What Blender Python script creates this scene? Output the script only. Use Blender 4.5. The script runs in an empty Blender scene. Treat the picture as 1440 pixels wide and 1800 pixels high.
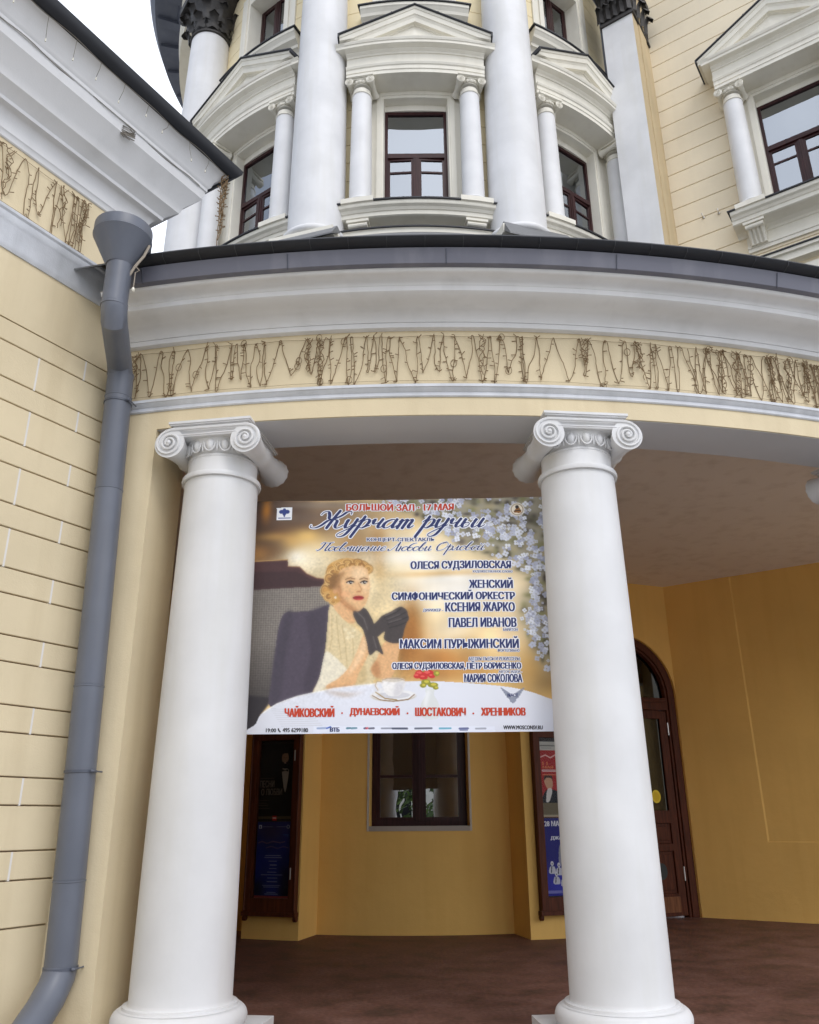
import bpy, bmesh, math, random
from math import sin, cos, pi, radians, atan2, hypot, exp
from mathutils import Vector, Matrix
from mathutils.geometry import tessellate_polygon

S = bpy.context.scene
COL = S.collection
rnd = random.Random(7)

# ------------------------------------------------------------------ camera, sky, sun, exposure
EYE = 1.413
cam_d = bpy.data.cameras.new("camera")
cam = bpy.data.objects.new("camera", cam_d)
COL.objects.link(cam)
S.camera = cam
cam_d.sensor_fit = 'HORIZONTAL'
cam_d.sensor_width = 36.0
cam_d.lens = 36.0 * 1443.92 / 1440.0
cam_d.clip_start = 0.05
cam_d.clip_end = 2000.0
TH, RO = radians(20.654), radians(-0.438)
_f = Vector((0, cos(TH), sin(TH)))
_u0 = Vector((0, -sin(TH), cos(TH)))
_r0 = Vector((1, 0, 0))
_r = _r0 * cos(RO) + _u0 * sin(RO)
_u = _u0 * cos(RO) - _r0 * sin(RO)
cam.matrix_world = Matrix(((_r.x, _u.x, -_f.x, 0), (_r.y, _u.y, -_f.y, 0), (_r.z, _u.z, -_f.z, EYE), (0, 0, 0, 1)))

SUN_EL, SUN_AZ = radians(47), radians(153)     # azimuth measured clockwise from +Y: behind the camera, to the right
world = bpy.data.worlds.new("World")
S.world = world
world.use_nodes = True
wn = world.node_tree
wn.nodes.clear()
sky = wn.nodes.new('ShaderNodeTexSky')
sky.sky_type = 'NISHITA'
sky.sun_disc = False
sky.sun_elevation = SUN_EL
sky.sun_rotation = SUN_AZ
sky.air_density = 1.0
sky.dust_density = 3.0
tc = wn.nodes.new('ShaderNodeTexCoord')
cn = wn.nodes.new('ShaderNodeTexNoise')
cn.inputs['Scale'].default_value = 2.2
cn.inputs['Detail'].default_value = 6
cr = wn.nodes.new('ShaderNodeValToRGB')
cr.color_ramp.elements[0].position = 0.30
cr.color_ramp.elements[0].color = (0.45, 0.45, 0.45, 1)
cr.color_ramp.elements[1].position = 0.62
cr.color_ramp.elements[1].color = (0.95, 0.95, 0.95, 1)
cloud = wn.nodes.new('ShaderNodeMixRGB')
cloud.inputs['Color2'].default_value = (14.5, 15.1, 16.5, 1)      # cloud deck in the units of the physical sky
bg = wn.nodes.new('ShaderNodeBackground')
bg.inputs['Strength'].default_value = 0.10
wo = wn.nodes.new('ShaderNodeOutputWorld')
wn.links.new(tc.outputs['Generated'], cn.inputs['Vector'])
wn.links.new(cn.outputs['Fac'], cr.inputs['Fac'])
sep = wn.nodes.new('ShaderNodeSeparateXYZ'); gap = wn.nodes.new('ShaderNodeMapRange'); gap.interpolation_type = 'SMOOTHSTEP'
gap.inputs['From Min'].default_value = -0.82; gap.inputs['From Max'].default_value = -0.45; gap.inputs['To Min'].default_value = 0.25
gm = wn.nodes.new('ShaderNodeMath'); gm.operation = 'MULTIPLY'
wn.links.new(tc.outputs['Generated'], sep.inputs['Vector']); wn.links.new(sep.outputs['X'], gap.inputs['Value'])
wn.links.new(gap.outputs['Result'], gm.inputs[0]); wn.links.new(cr.outputs['Color'], gm.inputs[1]); wn.links.new(gm.outputs['Value'], cloud.inputs['Fac'])
wn.links.new(sky.outputs['Color'], cloud.inputs['Color1'])
wn.links.new(cloud.outputs['Color'], bg.inputs['Color'])
wn.links.new(bg.outputs['Background'], wo.inputs['Surface'])

sun_d = bpy.data.lights.new("sun", 'SUN')
sun_d.energy = 0.65
sun_d.angle = radians(22)
sun_d.color = (1.0, 0.97, 0.93)
sun = bpy.data.objects.new("sun", sun_d)
COL.objects.link(sun)
sd = Vector((sin(SUN_AZ) * cos(SUN_EL), cos(SUN_AZ) * cos(SUN_EL), sin(SUN_EL)))
sun.rotation_euler = (-sd).to_track_quat('-Z', 'Y').to_euler()
sun.location = (0, 0, 40)

S.view_settings.view_transform = 'Standard'
S.view_settings.look = 'None'
S.view_settings.gamma = 1.0
S.view_settings.exposure = 0.27
S.render.engine = 'CYCLES'
S.cycles.max_bounces = 8
S.cycles.diffuse_bounces = 6

# ------------------------------------------------------------------ materials
def nmat(name):
    m = bpy.data.materials.new(name)
    m.use_nodes = True
    n = m.node_tree
    return m, n, n.nodes['Principled BSDF']

def plaster(name, col, rough=0.85, var=0.10, scale=1.6, bump=0.12, stain=None, stain_amt=0.0, bscale=90.0):
    """paint or plaster: slow blotches of value, fine grain bump, optional soft vertical weather streaks"""
    m, n, b = nmat(name)
    L = n.links.new
    tc = n.nodes.new('ShaderNodeTexCoord')
    t1 = n.nodes.new('ShaderNodeTexNoise'); t1.inputs['Scale'].default_value = scale; t1.inputs['Detail'].default_value = 7
    L(tc.outputs['Object'], t1.inputs['Vector'])
    mp = n.nodes.new('ShaderNodeMapRange')
    mp.inputs['From Min'].default_value = 0.3; mp.inputs['From Max'].default_value = 0.7
    mp.inputs['To Min'].default_value = 1.0 - var; mp.inputs['To Max'].default_value = 1.0 + var * 0.6
    L(t1.outputs['Fac'], mp.inputs['Value'])
    mul = n.nodes.new('ShaderNodeMixRGB'); mul.blend_type = 'MULTIPLY'; mul.inputs['Fac'].default_value = 1
    mul.inputs['Color1'].default_value = (*col, 1)
    L(mp.outputs['Result'], mul.inputs['Color2'])
    out = mul.outputs['Color']
    if stain:
        mpg = n.nodes.new('ShaderNodeMapping'); mpg.inputs['Scale'].default_value = (5.0, 5.0, 0.45)
        L(tc.outputs['Object'], mpg.inputs['Vector'])
        t2 = n.nodes.new('ShaderNodeTexNoise'); t2.inputs['Scale'].default_value = 1.0; t2.inputs['Detail'].default_value = 8
        L(mpg.outputs['Vector'], t2.inputs['Vector'])
        r2 = n.nodes.new('ShaderNodeMapRange'); r2.inputs['From Min'].default_value = 0.5; r2.inputs['From Max'].default_value = 0.78
        r2.inputs['To Max'].default_value = stain_amt
        L(t2.outputs['Fac'], r2.inputs['Value'])
        mx = n.nodes.new('ShaderNodeMixRGB'); mx.inputs['Color2'].default_value = (*stain, 1)
        L(r2.outputs['Result'], mx.inputs['Fac']); L(out, mx.inputs['Color1'])
        out = mx.outputs['Color']
    L(out, b.inputs['Base Color'])
    b.inputs['Roughness'].default_value = rough
    if bump:
        t3 = n.nodes.new('ShaderNodeTexNoise'); t3.inputs['Scale'].default_value = bscale; t3.inputs['Detail'].default_value = 5
        L(tc.outputs['Object'], t3.inputs['Vector'])
        bp = n.nodes.new('ShaderNodeBump'); bp.inputs['Strength'].default_value = bump; bp.inputs['Distance'].default_value = 0.01
        L(t3.outputs['Fac'], bp.inputs['Height'])
        t4 = n.nodes.new('ShaderNodeTexNoise'); t4.inputs['Scale'].default_value = 4.5; t4.inputs['Detail'].default_value = 4
        L(tc.outputs['Object'], t4.inputs['Vector'])
        b2 = n.nodes.new('ShaderNodeBump'); b2.inputs['Strength'].default_value = min(.5, bump * 2.2); b2.inputs['Distance'].default_value = 0.02
        L(t4.outputs['Fac'], b2.inputs['Height']); L(bp.outputs['Normal'], b2.inputs['Normal']); L(b2.outputs['Normal'], b.inputs['Normal'])
    return m

def simple(name, col, rough=0.6, metal=0.0, spec=0.5):
    m, n, b = nmat(name)
    b.inputs['Base Color'].default_value = (*col, 1)
    b.inputs['Roughness'].default_value = rough
    b.inputs['Metallic'].default_value = metal
    b.inputs['Specular IOR Level'].default_value = spec
    return m

def wood(name, col, rough=0.35):
    m, n, b = nmat(name)
    L = n.links.new
    tc = n.nodes.new('ShaderNodeTexCoord')
    mp = n.nodes.new('ShaderNodeMapping'); mp.inputs['Scale'].default_value = (14, 14, 1.2)
    t = n.nodes.new('ShaderNodeTexNoise'); t.inputs['Scale'].default_value = 2.5; t.inputs['Detail'].default_value = 8
    L(tc.outputs['Object'], mp.inputs['Vector']); L(mp.outputs['Vector'], t.inputs['Vector'])
    r = n.nodes.new('ShaderNodeValToRGB')
    r.color_ramp.elements[0].position = 0.3; r.color_ramp.elements[1].position = 0.75
    r.color_ramp.elements[0].color = (*[c * 0.55 for c in col], 1); r.color_ramp.elements[1].color = (*[c * 1.3 for c in col], 1)
    L(t.outputs['Fac'], r.inputs['Fac']); L(r.outputs['Color'], b.inputs['Base Color'])
    b.inputs['Roughness'].default_value = rough
    b.inputs['Specular IOR Level'].default_value = 0.25
    return m

YEL = (0.72, 0.61, 0.41)
M_yel = plaster('yellow_plaster', YEL, 0.9, 0.07, 1.1, 0.15, (0.50, 0.40, 0.24), 0.35)
M_yel_in = plaster('bounce_tinted_porch_plaster', (0.86, 0.54, 0.155), 0.85, 0.08, 0.7, 0.14, (0.74, 0.43, 0.10), 0.35)  # yellow plaster with the porch's warm bounced light put into its colour
M_crm = plaster('cream_tower_plaster', (0.82, 0.71, 0.47), 0.9, 0.06, 0.8, 0.10, (0.60, 0.52, 0.38), 0.3)
M_trim = plaster('ivory_stucco_trim', (0.76, 0.73, 0.64), 0.8, 0.06, 1.6, 0.10, (0.58, 0.54, 0.44), 0.35)
M_white = plaster('white_column_paint', (0.71, 0.71, 0.715), 0.6, 0.09, 1.7, 0.025, (0.62, 0.61, 0.57), 0.55, 35.0)
M_grey = plaster('pale_grey_cornice_paint', (0.74, 0.74, 0.745), 0.75, 0.06, 1.2, 0.06, (0.50, 0.50, 0.49), 0.3)
M_belt = plaster('blue_white_belt_paint', (0.66, 0.68, 0.72), 0.5, 0.12, 5.0, 0.15, (0.42, 0.44, 0.46), 0.6)
M_soff = plaster('grey_soffit_paint', (0.58, 0.58, 0.59), 0.85, 0.06, 0.8, 0.05)
M_ceil = plaster('porch_ceiling_paint', (0.79, 0.73, 0.66), 0.9, 0.04, 0.5, 0.05, (0.50, 0.42, 0.34), 0.4)
M_pipe = plaster('slate_blue_pipe_paint', (0.125, 0.138, 0.172), 0.40, 0.10, 3.0, 0.03, (0.18, 0.185, 0.20), 0.6, 20.0)
M_slate = plaster('dark_slate_sheet_metal', (0.085, 0.095, 0.125), 0.42, 0.15, 1.5, 0.04, (0.13, 0.14, 0.16), 0.4, 12.0)
M_gutter = plaster('black_gutter_metal', (0.013, 0.0145, 0.02), 0.55, 0.2, 3.0, 0.03)
M_fascia = plaster('grey_violet_fascia_metal', (0.145, 0.148, 0.185), 0.48, 0.10, 0.7, 0.03, (0.27, 0.27, 0.30), 0.4, 10.0)
M_roof = plaster('grey_roof_sheet', (0.15, 0.153, 0.158), 0.5, 0.15, 1.0, 0.05)
M_groove = simple('groove_shadow_paint', (0.24, 0.17, 0.11), 0.95)
M_joint = plaster('whitish_joint_paint', (0.74, 0.71, 0.67), 0.9, 0.05, 4)
M_bronze = plaster('blackened_bronze_capital', (0.035, 0.032, 0.030), 0.6, 0.4, 9.0, 0.4, None, 0, 60.0)
M_frame = wood('mahogany_window_frame', (0.045, 0.015, 0.015), 0.35)
M_wood = wood('dark_brown_door_wood', (0.095, 0.024, 0.009), 0.55)
M_wood2 = wood('red_brown_case_wood', (0.10, 0.026, 0.010), 0.55)
M_steel = simple('nickel_hardware', (0.55, 0.53, 0.5), 0.3, 1.0)
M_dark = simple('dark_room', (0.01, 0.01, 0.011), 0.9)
M_room = simple('dim_room_wall', (0.20, 0.21, 0.22), 0.9)
M_curt = plaster('white_curtain_cloth', (0.86, 0.88, 0.92), 0.9, 0.10, 2.0, 0.2, (0.45, 0.52, 0.62), 0.8, 14.0)
M_wire = simple('brown_light_string_wire', (0.20, 0.125, 0.055), 0.6)
M_bulb = simple('clear_bulb', (0.75, 0.72, 0.62), 0.15)
M_sign_y = simple('yellow_sticker', (0.85, 0.65, 0.02), 0.5)

def glass_mat(name, ior, tint=(1, 1, 1)):
    m = bpy.data.materials.new(name); m.use_nodes = True
    n = m.node_tree; n.nodes.clear(); L = n.links.new
    o = n.nodes.new('ShaderNodeOutputMaterial'); mx = n.nodes.new('ShaderNodeMixShader')
    fr = n.nodes.new('ShaderNodeFresnel'); fr.inputs['IOR'].default_value = ior
    tr = n.nodes.new('ShaderNodeBsdfTransparent'); tr.inputs['Color'].default_value = (*tint, 1)
    gl = n.nodes.new('ShaderNodeBsdfGlossy'); gl.inputs['Roughness'].default_value = 0.0
    gl.inputs['Color'].default_value = (0.90, 0.95, 1, 1)
    tc = n.nodes.new('ShaderNodeTexCoord'); tx = n.nodes.new('ShaderNodeTexNoise'); tx.inputs['Scale'].default_value = 1.4
    bp = n.nodes.new('ShaderNodeBump'); bp.inputs['Strength'].default_value = 0.10; bp.inputs['Distance'].default_value = 0.03
    L(tc.outputs['Object'], tx.inputs['Vector']); L(tx.outputs['Fac'], bp.inputs['Height'])
    L(bp.outputs['Normal'], gl.inputs['Normal'])
    L(fr.outputs['Fac'], mx.inputs['Fac']); L(tr.outputs['BSDF'], mx.inputs[1]); L(gl.outputs['BSDF'], mx.inputs[2])
    L(mx.outputs['Shader'], o.inputs['Surface'])
    return m
M_glass = glass_mat('window_glass', 4.2, (0.92, 0.95, 0.97))
M_glass_door = glass_mat('dark_door_glass', 1.55, (0.2, 0.2, 0.19))
M_glass_d = glass_mat('dark_ground_floor_glass', 4.2, (0.25, 0.26, 0.25))

# ------------------------------------------------------------------ mesh helpers
class MB:
    def __init__(s):
        s.v = []; s.f = []; s.m = []
    def add(s, vs, fs, mat=0):
        o = len(s.v)
        s.v += [tuple(p) for p in vs]
        s.f += [tuple(i + o for i in f) for f in fs]
        s.m += [mat] * len(fs)
    def grid(s, rows, closed_r=False, closed_c=False, mat=0):
        """rows: list of equal-length vertex rows"""
        nr, nc = len(rows), len(rows[0])
        vs = [p for r in rows for p in r]
        fs = []
        for i in range(nr if closed_r else nr - 1):
            for j in range(nc if closed_c else nc - 1):
                a = i * nc + j; b = i * nc + (j + 1) % nc
                c = ((i + 1) % nr) * nc + (j + 1) % nc; d = ((i + 1) % nr) * nc + j
                fs.append((a, b, c, d))
        s.add(vs, fs, mat)
    def mould(s, prof, u0, u1, n, M, mat=0, caps=True, closed=True):
        """profile of (r,z) carried along u by the mapping M(u,r,z)"""
        rows = [[M(u0 + (u1 - u0) * i / n, r, z) for r, z in prof] for i in range(n + 1)]
        s.grid(rows, False, closed, mat)
        if caps and closed:
            for row in (rows[0], rows[-1]):
                vs = row; tri = tessellate_polygon([[Vector((r, z, 0)) for r, z in prof]])
                s.add(vs, [tuple(t) for t in tri], mat)
    def boxM(s, u0, u1, r0, r1, z0, z1, M, n=1, mat=0):
        s.mould([(r0, z0), (r1, z0), (r1, z1), (r0, z1)], u0, u1, n, M, mat)
    def prism(s, poly, r0, r1, M, mat=0, nu=0):
        """polygon of (u,z) pushed from r0 to r1"""
        a = [M(u, r0, z) for u, z in poly]; b = [M(u, r1, z) for u, z in poly]
        n = len(poly)
        s.add(a + b, [(i, (i + 1) % n, n + (i + 1) % n, n + i) for i in range(n)], mat)
        tri = tessellate_polygon([[Vector((u, z, 0)) for u, z in poly]])
        s.add(a, [tuple(t) for t in tri], mat); s.add(b, [tuple(t) for t in tri], mat)
    def lathe(s, prof, org, ax=(0, 0, 1), n=32, mat=0, cap=True, mod=None):
        """prof of (radius, along axis)"""
        ax = Vector(ax).normalized(); org = Vector(org)
        e1 = ax.orthogonal().normalized(); e2 = ax.cross(e1)
        rows = []
        for r, h in prof:
            row = []
            for k in range(n):
                a = 2 * pi * k / n
                rr = r * (mod(a, h) if mod else 1)
                row.append(org + ax * h + e1 * (rr * cos(a)) + e2 * (rr * sin(a)))
            rows.append(row)
        s.grid(rows, False, True, mat)
        if cap:
            for row in (rows[0], rows[-1]):
                s.add(row, [tuple(range(n))], mat)
    def tube(s, pts, rad, n=6, mat=0, closed=False):
        pts = [Vector(p) for p in pts]
        rows = []; N = len(pts); up = None
        for i, p in enumerate(pts):
            if closed: t = pts[(i + 1) % N] - pts[i - 1]
            else: t = pts[min(i + 1, N - 1)] - pts[max(i - 1, 0)]
            if t.length < 1e-9: t = Vector((0, 0, 1))
            t.normalize()
            if up is None: up = t.orthogonal().normalized()
            e1 = up - t * up.dot(t)
            if e1.length < 1e-6: e1 = t.orthogonal()
            e1.normalize(); e2 = t.cross(e1); up = e1
            r = rad[i] if isinstance(rad, (list, tuple)) else rad
            rows.append([p + e1 * (r * cos(2 * pi * k / n)) + e2 * (r * sin(2 * pi * k / n)) for k in range(n)])
        s.grid(rows, closed, True, mat)
        if not closed:
            s.add(rows[0], [tuple(range(n))], mat); s.add(rows[-1], [tuple(range(n))], mat)
    def ell(s, c, ex, ey, ez, n=10, m=6, mat=0):
        c = Vector(c); rows = []
        for i in range(m + 1):
            t = -pi / 2 + pi * i / m
            rows.append([c + ex * (cos(t) * cos(2 * pi * k / n)) + ey * (cos(t) * sin(2 * pi * k / n)) + ez * sin(t) for k in range(n)])
        s.grid(rows, False, True, mat)
    def build(s, name, mats, parent=None, smooth=False, bevel=0.0, ang=35):
        me = bpy.data.meshes.new(name)
        me.from_pydata(s.v, [], s.f)
        mats = mats if isinstance(mats, (list, tuple)) else [mats]
        for m in mats: me.materials.append(m)
        me.polygons.foreach_set('material_index', s.m)
        bm = bmesh.new(); bm.from_mesh(me)
        bmesh.ops.remove_doubles(bm, verts=bm.verts, dist=0.00005)
        bmesh.ops.recalc_face_normals(bm, faces=bm.faces)
        bm.to_mesh(me); bm.free()
        if smooth:
            me.polygons.foreach_set('use_smooth', [True] * len(me.polygons))
            me.set_sharp_from_angle(angle=radians(ang))
        o = bpy.data.objects.new(name, me)
        COL.objects.link(o)
        if parent: o.parent = parent; o.matrix_parent_inverse = parent.matrix_world.inverted()
        if bevel:
            md = o.modifiers.new('bevel', 'BEVEL'); md.width = bevel; md.segments = 2; md.limit_method = 'ANGLE'; md.angle_limit = radians(40)
        return o

def tag(o, label=None, cat=None, group=None, kind=None):
    if label: o['label'] = label
    if cat: o['category'] = cat
    if group: o['group'] = group
    if kind: o['kind'] = kind
    return o

def thing(name, label, cat, loc, group=None):
    o = bpy.data.objects.new(name, None)
    o.empty_display_size = 0.2
    COL.objects.link(o)
    o.location = loc
    o.matrix_world = Matrix.Translation(Vector(loc))
    return tag(o, label, cat, group)

# ------------------------------------------------------------------ plan of the place
CX, CY = 0.178, 17.694                     # centre shared by the round porch and the round tower
EL = Vector((sin(radians(31.03)), cos(radians(31.03)), 0))     # along the left wall, away from the viewer
EN = Vector((EL.y, -EL.x, 0))              # its outward normal
C0 = Vector((-2.487, 6.21, 0))             # outer corner of the left building
DW = Vector((0.8243, -0.5662, 0))          # along the right wing, towards the viewer
NW = Vector((-0.5662, -0.8243, 0))
W0 = Vector((5.44, 13.72, 0))              # foot of the upper wall of the wing at its inner end
P0 = Vector((4.457, 14.03, 0))             # inner corner of the porch, right
DD = Vector((0.929, 0.369, 0)).normalized()
ND = Vector((DD.y, -DD.x, 0))
RT = 5.56                                  # tower wall radius

def ring(a, r, z): return (CX + r * sin(a), CY - r * cos(a), z)
def bay(a0): return lambda u, r, z: ring(a0 + u / RT, r, z)
def flat(o, d, n): return lambda u, r, z: tuple(Vector((o.x, o.y, 0)) + d * u + n * r + Vector((0, 0, z)))
WING = flat(W0 - NW * RT, DW, NW)
LEFT = flat(C0, EL, EN)                    # u negative towards the viewer, r = outwards
DOORW = flat(P0, DD, ND)
GW = flat(P0, DW, NW)

# ------------------------------------------------------------------ ground
g = MB()
g.add([(-400, -400, -0.15), (400, -400, -0.15), (400, 400, -0.15), (-400, 400, -0.15)], [(0, 1, 2, 3)])
M_ground = plaster('pale_grey_paving', (0.36, 0.355, 0.345), 0.9, 0.25, 0.8, 0.3)
tag(g.build('ground', M_ground), kind='structure')

def floor_mat():
    m, n, b = nmat('worn_red_brown_floor')
    L = n.links.new
    tc = n.nodes.new('ShaderNodeTexCoord')
    t = n.nodes.new('ShaderNodeTexNoise'); t.inputs['Scale'].default_value = 2.6; t.inputs['Detail'].default_value = 12; t.inputs['Roughness'].default_value = 0.65
    L(tc.outputs['Object'], t.inputs['Vector'])
    r = n.nodes.new('ShaderNodeValToRGB')
    e = r.color_ramp.elements
    e[0].position = 0.32; e[0].color = (0.070, 0.040, 0.028, 1); e[1].position = 0.72; e[1].color = (0.205, 0.11, 0.086, 1)
    k = r.color_ramp.elements.new(0.5); k.color = (0.150, 0.070, 0.052, 1)
    L(t.outputs['Fac'], r.inputs['Fac'])
    t2 = n.nodes.new('ShaderNodeTexNoise'); t2.inputs['Scale'].default_value = 26; t2.inputs['Detail'].default_value = 6
    L(tc.outputs['Object'], t2.inputs['Vector'])
    mx = n.nodes.new('ShaderNodeMixRGB'); mx.blend_type = 'OVERLAY'; mx.inputs['Fac'].default_value = 0.55
    L(r.outputs['Color'], mx.inputs['Color1']); L(t2.outputs['Fac'], mx.inputs['Color2'])
    L(mx.outputs['Color'], b.inputs['Base Color'])
    rr = n.nodes.new('ShaderNodeMapRange'); rr.inputs['To Min'].default_value = 0.45; rr.inputs['To Max'].default_value = 0.85
    L(t.outputs['Fac'], rr.inputs['Value']); L(rr.outputs['Result'], b.inputs['Roughness'])
    bp = n.nodes.new('ShaderNodeBump'); bp.inputs['Strength'].default_value = 0.25; bp.inputs['Distance'].default_value = 0.01
    L(t2.outputs['Fac'], bp.inputs['Height']); L(bp.outputs['Normal'], b.inputs['Normal'])
    return m
g = MB()
g.mould([(4.0, -0.14), (12.15, -0.14), (12.15, -0.02), (12.13, 0.0), (4.0, 0.0)], radians(-75), radians(75), 120, ring)
tag(g.build('porch_floor', floor_mat()), kind='structure')

# ------------------------------------------------------------------ Ionic capital, used at two sizes
def ionic(mb, org, t, n, half, rv, dep, ztop, zc, rneck, eggs=True, seg=1.0):
    """org: axis point (z ignored); t tangent, n outward; volute centres at +-half, zc"""
    org = Vector((org[0], org[1], org[2] if len(org) > 2 else 0)); t = Vector(t); n = Vector(n); Z = Vector((0, 0, 1))
    def P(x, y, z): return org + t * x + n * y + Z * z
    # canalis block between the volutes
    h = ztop - zc
    mb_box = lambda x0, x1, y0, y1, z0, z1: mb.add([P(x, y, z) for z in (z0, z1) for x, y in ((x0, y0), (x1, y0), (x1, y1), (x0, y1))],
        [(0, 1, 2, 3), (4, 5, 6, 7), (0, 1, 5, 4), (1, 2, 6, 5), (2, 3, 7, 6), (3, 0, 4, 7)])
    mb_box(-half, half, -dep + rv * .2, dep - rv * .2, zc + rv * .45, ztop)
    for sx in (-1, 1):
        # bolster: a roll lying front to back, waisted, with flared scalloped ends
        pr = []
        N = int(18 * seg)
        for i in range(N + 1):
            y = -dep + 2 * dep * i / N
            q = abs(y) / dep
            r = rv * (0.62 + 0.36 * q ** 2.2)
            if q < 0.09: r += rv * 0.09
            pr.append((r, y))
        nl = 14
        mb.lathe(pr, P(sx * half, 0, zc), n, int(28 * seg), 0, True, lambda a, y: 1 + (0.055 * abs(sin(a * nl / 2)) * max(0, (-y / dep - .45)) / .55))
        for sy in (1, -1):
            # scroll rim: straight along the top, then winding inwards
            pts = []; rad = []
            for i in range(5):
                pts.append(P(sx * half * i / 5, sy * dep, zc + rv * 0.93)); rad.append(rv * 0.10)
            turns = 2.6; K = int(44 * seg)
            for i in range(K + 1):
                a = pi / 2 - sx * 2 * pi * turns * i / K
                rr = rv * 0.93 * (1 - 0.86 * (i / K) ** 0.8)
                pts.append(P(sx * half + rr * cos(a), sy * (dep + rv * 0.16 * i / K), zc + rr * sin(a)))
                rad.append(rv * (0.105 - 0.035 * i / K))
            mb.tube(pts, rad, 6)
            mb.ell(P(sx * half, sy * (dep + rv * .14), zc), t * rv * .17, Z * rv * .17, n * rv * .12, 8, 5)
            if sy > 0 and eggs:
                pts = [P(sx * half * i / 4, dep - rv * .02, zc + rv * 0.52) for i in range(4)]
                mb.tube(pts, rv * .055, 5)
    # echinus
    zb = zc - rv * 0.55
    mb.lathe([(rneck, zb - rv * .22), (rneck + rv * .14, zb - rv * .16), (rneck + rv * .14, zb - rv * .02), (rneck, zb + rv * .05),
              (rneck + rv * .05, zb + rv * .12), (rneck + rv * .30, zb + rv * .6), (rneck + rv * .40, zc + rv * .5)], org, (0, 0, 1), int(40 * seg))
    if eggs:
        k = 16
        for i in range(k):
            a = 2 * pi * (i + .0) / k + pi / 2
            d = t * cos(a) + n * sin(a); tt = n * cos(a) - t * sin(a)
            r = rneck + rv * .26
            c = org + d * r + Z * (zb + rv * .52)
            mb.ell(c, tt * rv * .26, d * rv * .24, Z * rv * .40, 10, 6)
            arc = []
            for j in range(9):
                b = pi + pi * j / 8
                arc.append(org + d * (r + rv * .10) + tt * (rv * .37 * cos(b)) + Z * (zb + rv * .62 + rv * .56 * sin(b)))
            mb.tube(arc, rv * .055, 5)
            a2 = a + pi / k
            d2 = t * cos(a2) + n * sin(a2); t2 = n * cos(a2) - t * sin(a2)
            mb.ell(org + d2 * (r + rv * .06) + Z * (zb + rv * .45), t2 * rv * .06, d2 * rv * .07, Z * rv * .42, 6, 4)

def portico_column(name, adeg, label):
    a = radians(adeg)
    p = ring(a, 11.52, 0)
    root = thing(name, label, 'column', p, 'white ionic columns of the round porch'); root['kind'] = 'thing'
    n = Vector((sin(a), -cos(a), 0)); t = Vector((cos(a), sin(a), 0))
    F = lambda u, r, z: tuple(Vector((p[0], p[1], 0)) + t * u + n * r + Vector((0, 0, z)))
    m = MB()
    pr = [(0.351, 0.285), (0.344, 0.30)]
    for i in range(25):
        q = i / 24
        pr.append((0.340 - 0.044 * q ** 1.5, 0.32 + 3.69 * q))
    m.lathe(pr, (p[0], p[1], 0), n=72)
    m.build('shaft', M_white, root, True)
    m = MB()
    m.lathe([(0.298, 4.01), (0.318, 4.012), (0.322, 4.03), (0.318, 4.05), (0.300, 4.052), (0.284, 4.065), (0.282, 4.19)], (p[0], p[1], 0), n=72, cap=False)
    nk = m.build('necking', M_white, root, True)
    m = MB()
    ionic(m, p, t, n, 0.318, 0.128, 0.37, 4.404, 4.278, 0.268)
    cp = m.build('capital', M_white, root, True, ang=50)
    m = MB()
    for hw, z0, z1 in ((0.300, 4.400, 4.420), (0.315, 4.420, 4.440), (0.335, 4.440, 4.452), (0.345, 4.452, 4.4728)):
        m.boxM(-hw, hw, -hw - .02, hw + .02, z0, z1, F)
    m.build('abacus', M_white, root)
    m = MB()
    pr = [(0.36, 0.295), (0.375, 0.292), (0.378, 0.275), (0.40, 0.272)]
    for i in range(13):
        b = pi / 2 - pi * i / 12
        pr.append((0.383 + 0.062 * cos(b), 0.205 + 0.067 * sin(b)))
    pr.append((0.38, 0.13))
    m.lathe(pr, (p[0], p[1], 0), n=72)
    m.build('base', M_white, root, True)
    m = MB()
    m.boxM(-0.50, 0.50, -0.50, 0.50, 0.004, 0.13, F)
    m.build('plinth', M_white, root, bevel=0.008)
    return root

portico_column('porch_column', -8.67, 'white Ionic column beside the yellow wall and grey drainpipe, left of the banner')
portico_column('porch_column', 6.0, 'white Ionic column right of the banner, with both scrolls in full view')
portico_column('porch_column', 20.67, 'white Ionic column cut off by the right edge, only a scroll end showing')

# ------------------------------------------------------------------ round porch: entablature, gutter, ceiling, roof
PA0, PA1 = radians(-13.15), radians(58)
porch = thing('round_porch', 'curved one-storey porch with cream frieze, grey cornice and slate gutter', 'porch', ring(radians(15), 11.5, 0))
NSEG = 150
PE = radians(-12.1)                        # eaves stop at the drainpipe
def pring(prof, name, mat, a0=PA0, a1=PA1, smooth=True, closed=True):
    m = MB(); m.mould(prof, a0, a1, NSEG, ring, closed=closed)
    return m.build(name, mat, porch, smooth, ang=32)
pring([(11.27, 4.4735), (11.79, 4.4735), (11.79, 4.66), (11.6, 4.66), (11.27, 4.66)], 'architrave', M_yel)
pring([(11.275, 4.468), (11.775, 4.468), (11.775, 4.4725), (11.275, 4.4725)], 'soffit', M_soff, radians(-11.1))
pring([(11.6, 4.632), (11.800, 4.632), (11.808, 4.640), (11.808, 4.668), (11.820, 4.676), (11.836, 4.700), (11.846, 4.704), (11.846, 4.728), (11.835, 4.734), (11.6, 4.738)], 'belt_moulding', M_belt)
pring([(11.4, 4.738), (11.79, 4.738), (11.79, 5.262), (11.4, 5.262)], 'frieze', M_yel)
cor = [(11.4, 5.258), (11.83, 5.258), (11.842, 5.264), (11.842, 5.306), (11.835, 5.312)]
for i in range(9):      # cove
    b = i / 8 * pi / 2
    cor.append((11.845 + 0.09 * (1 - cos(b)), 5.312 + 0.075 * sin(b)))
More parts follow.
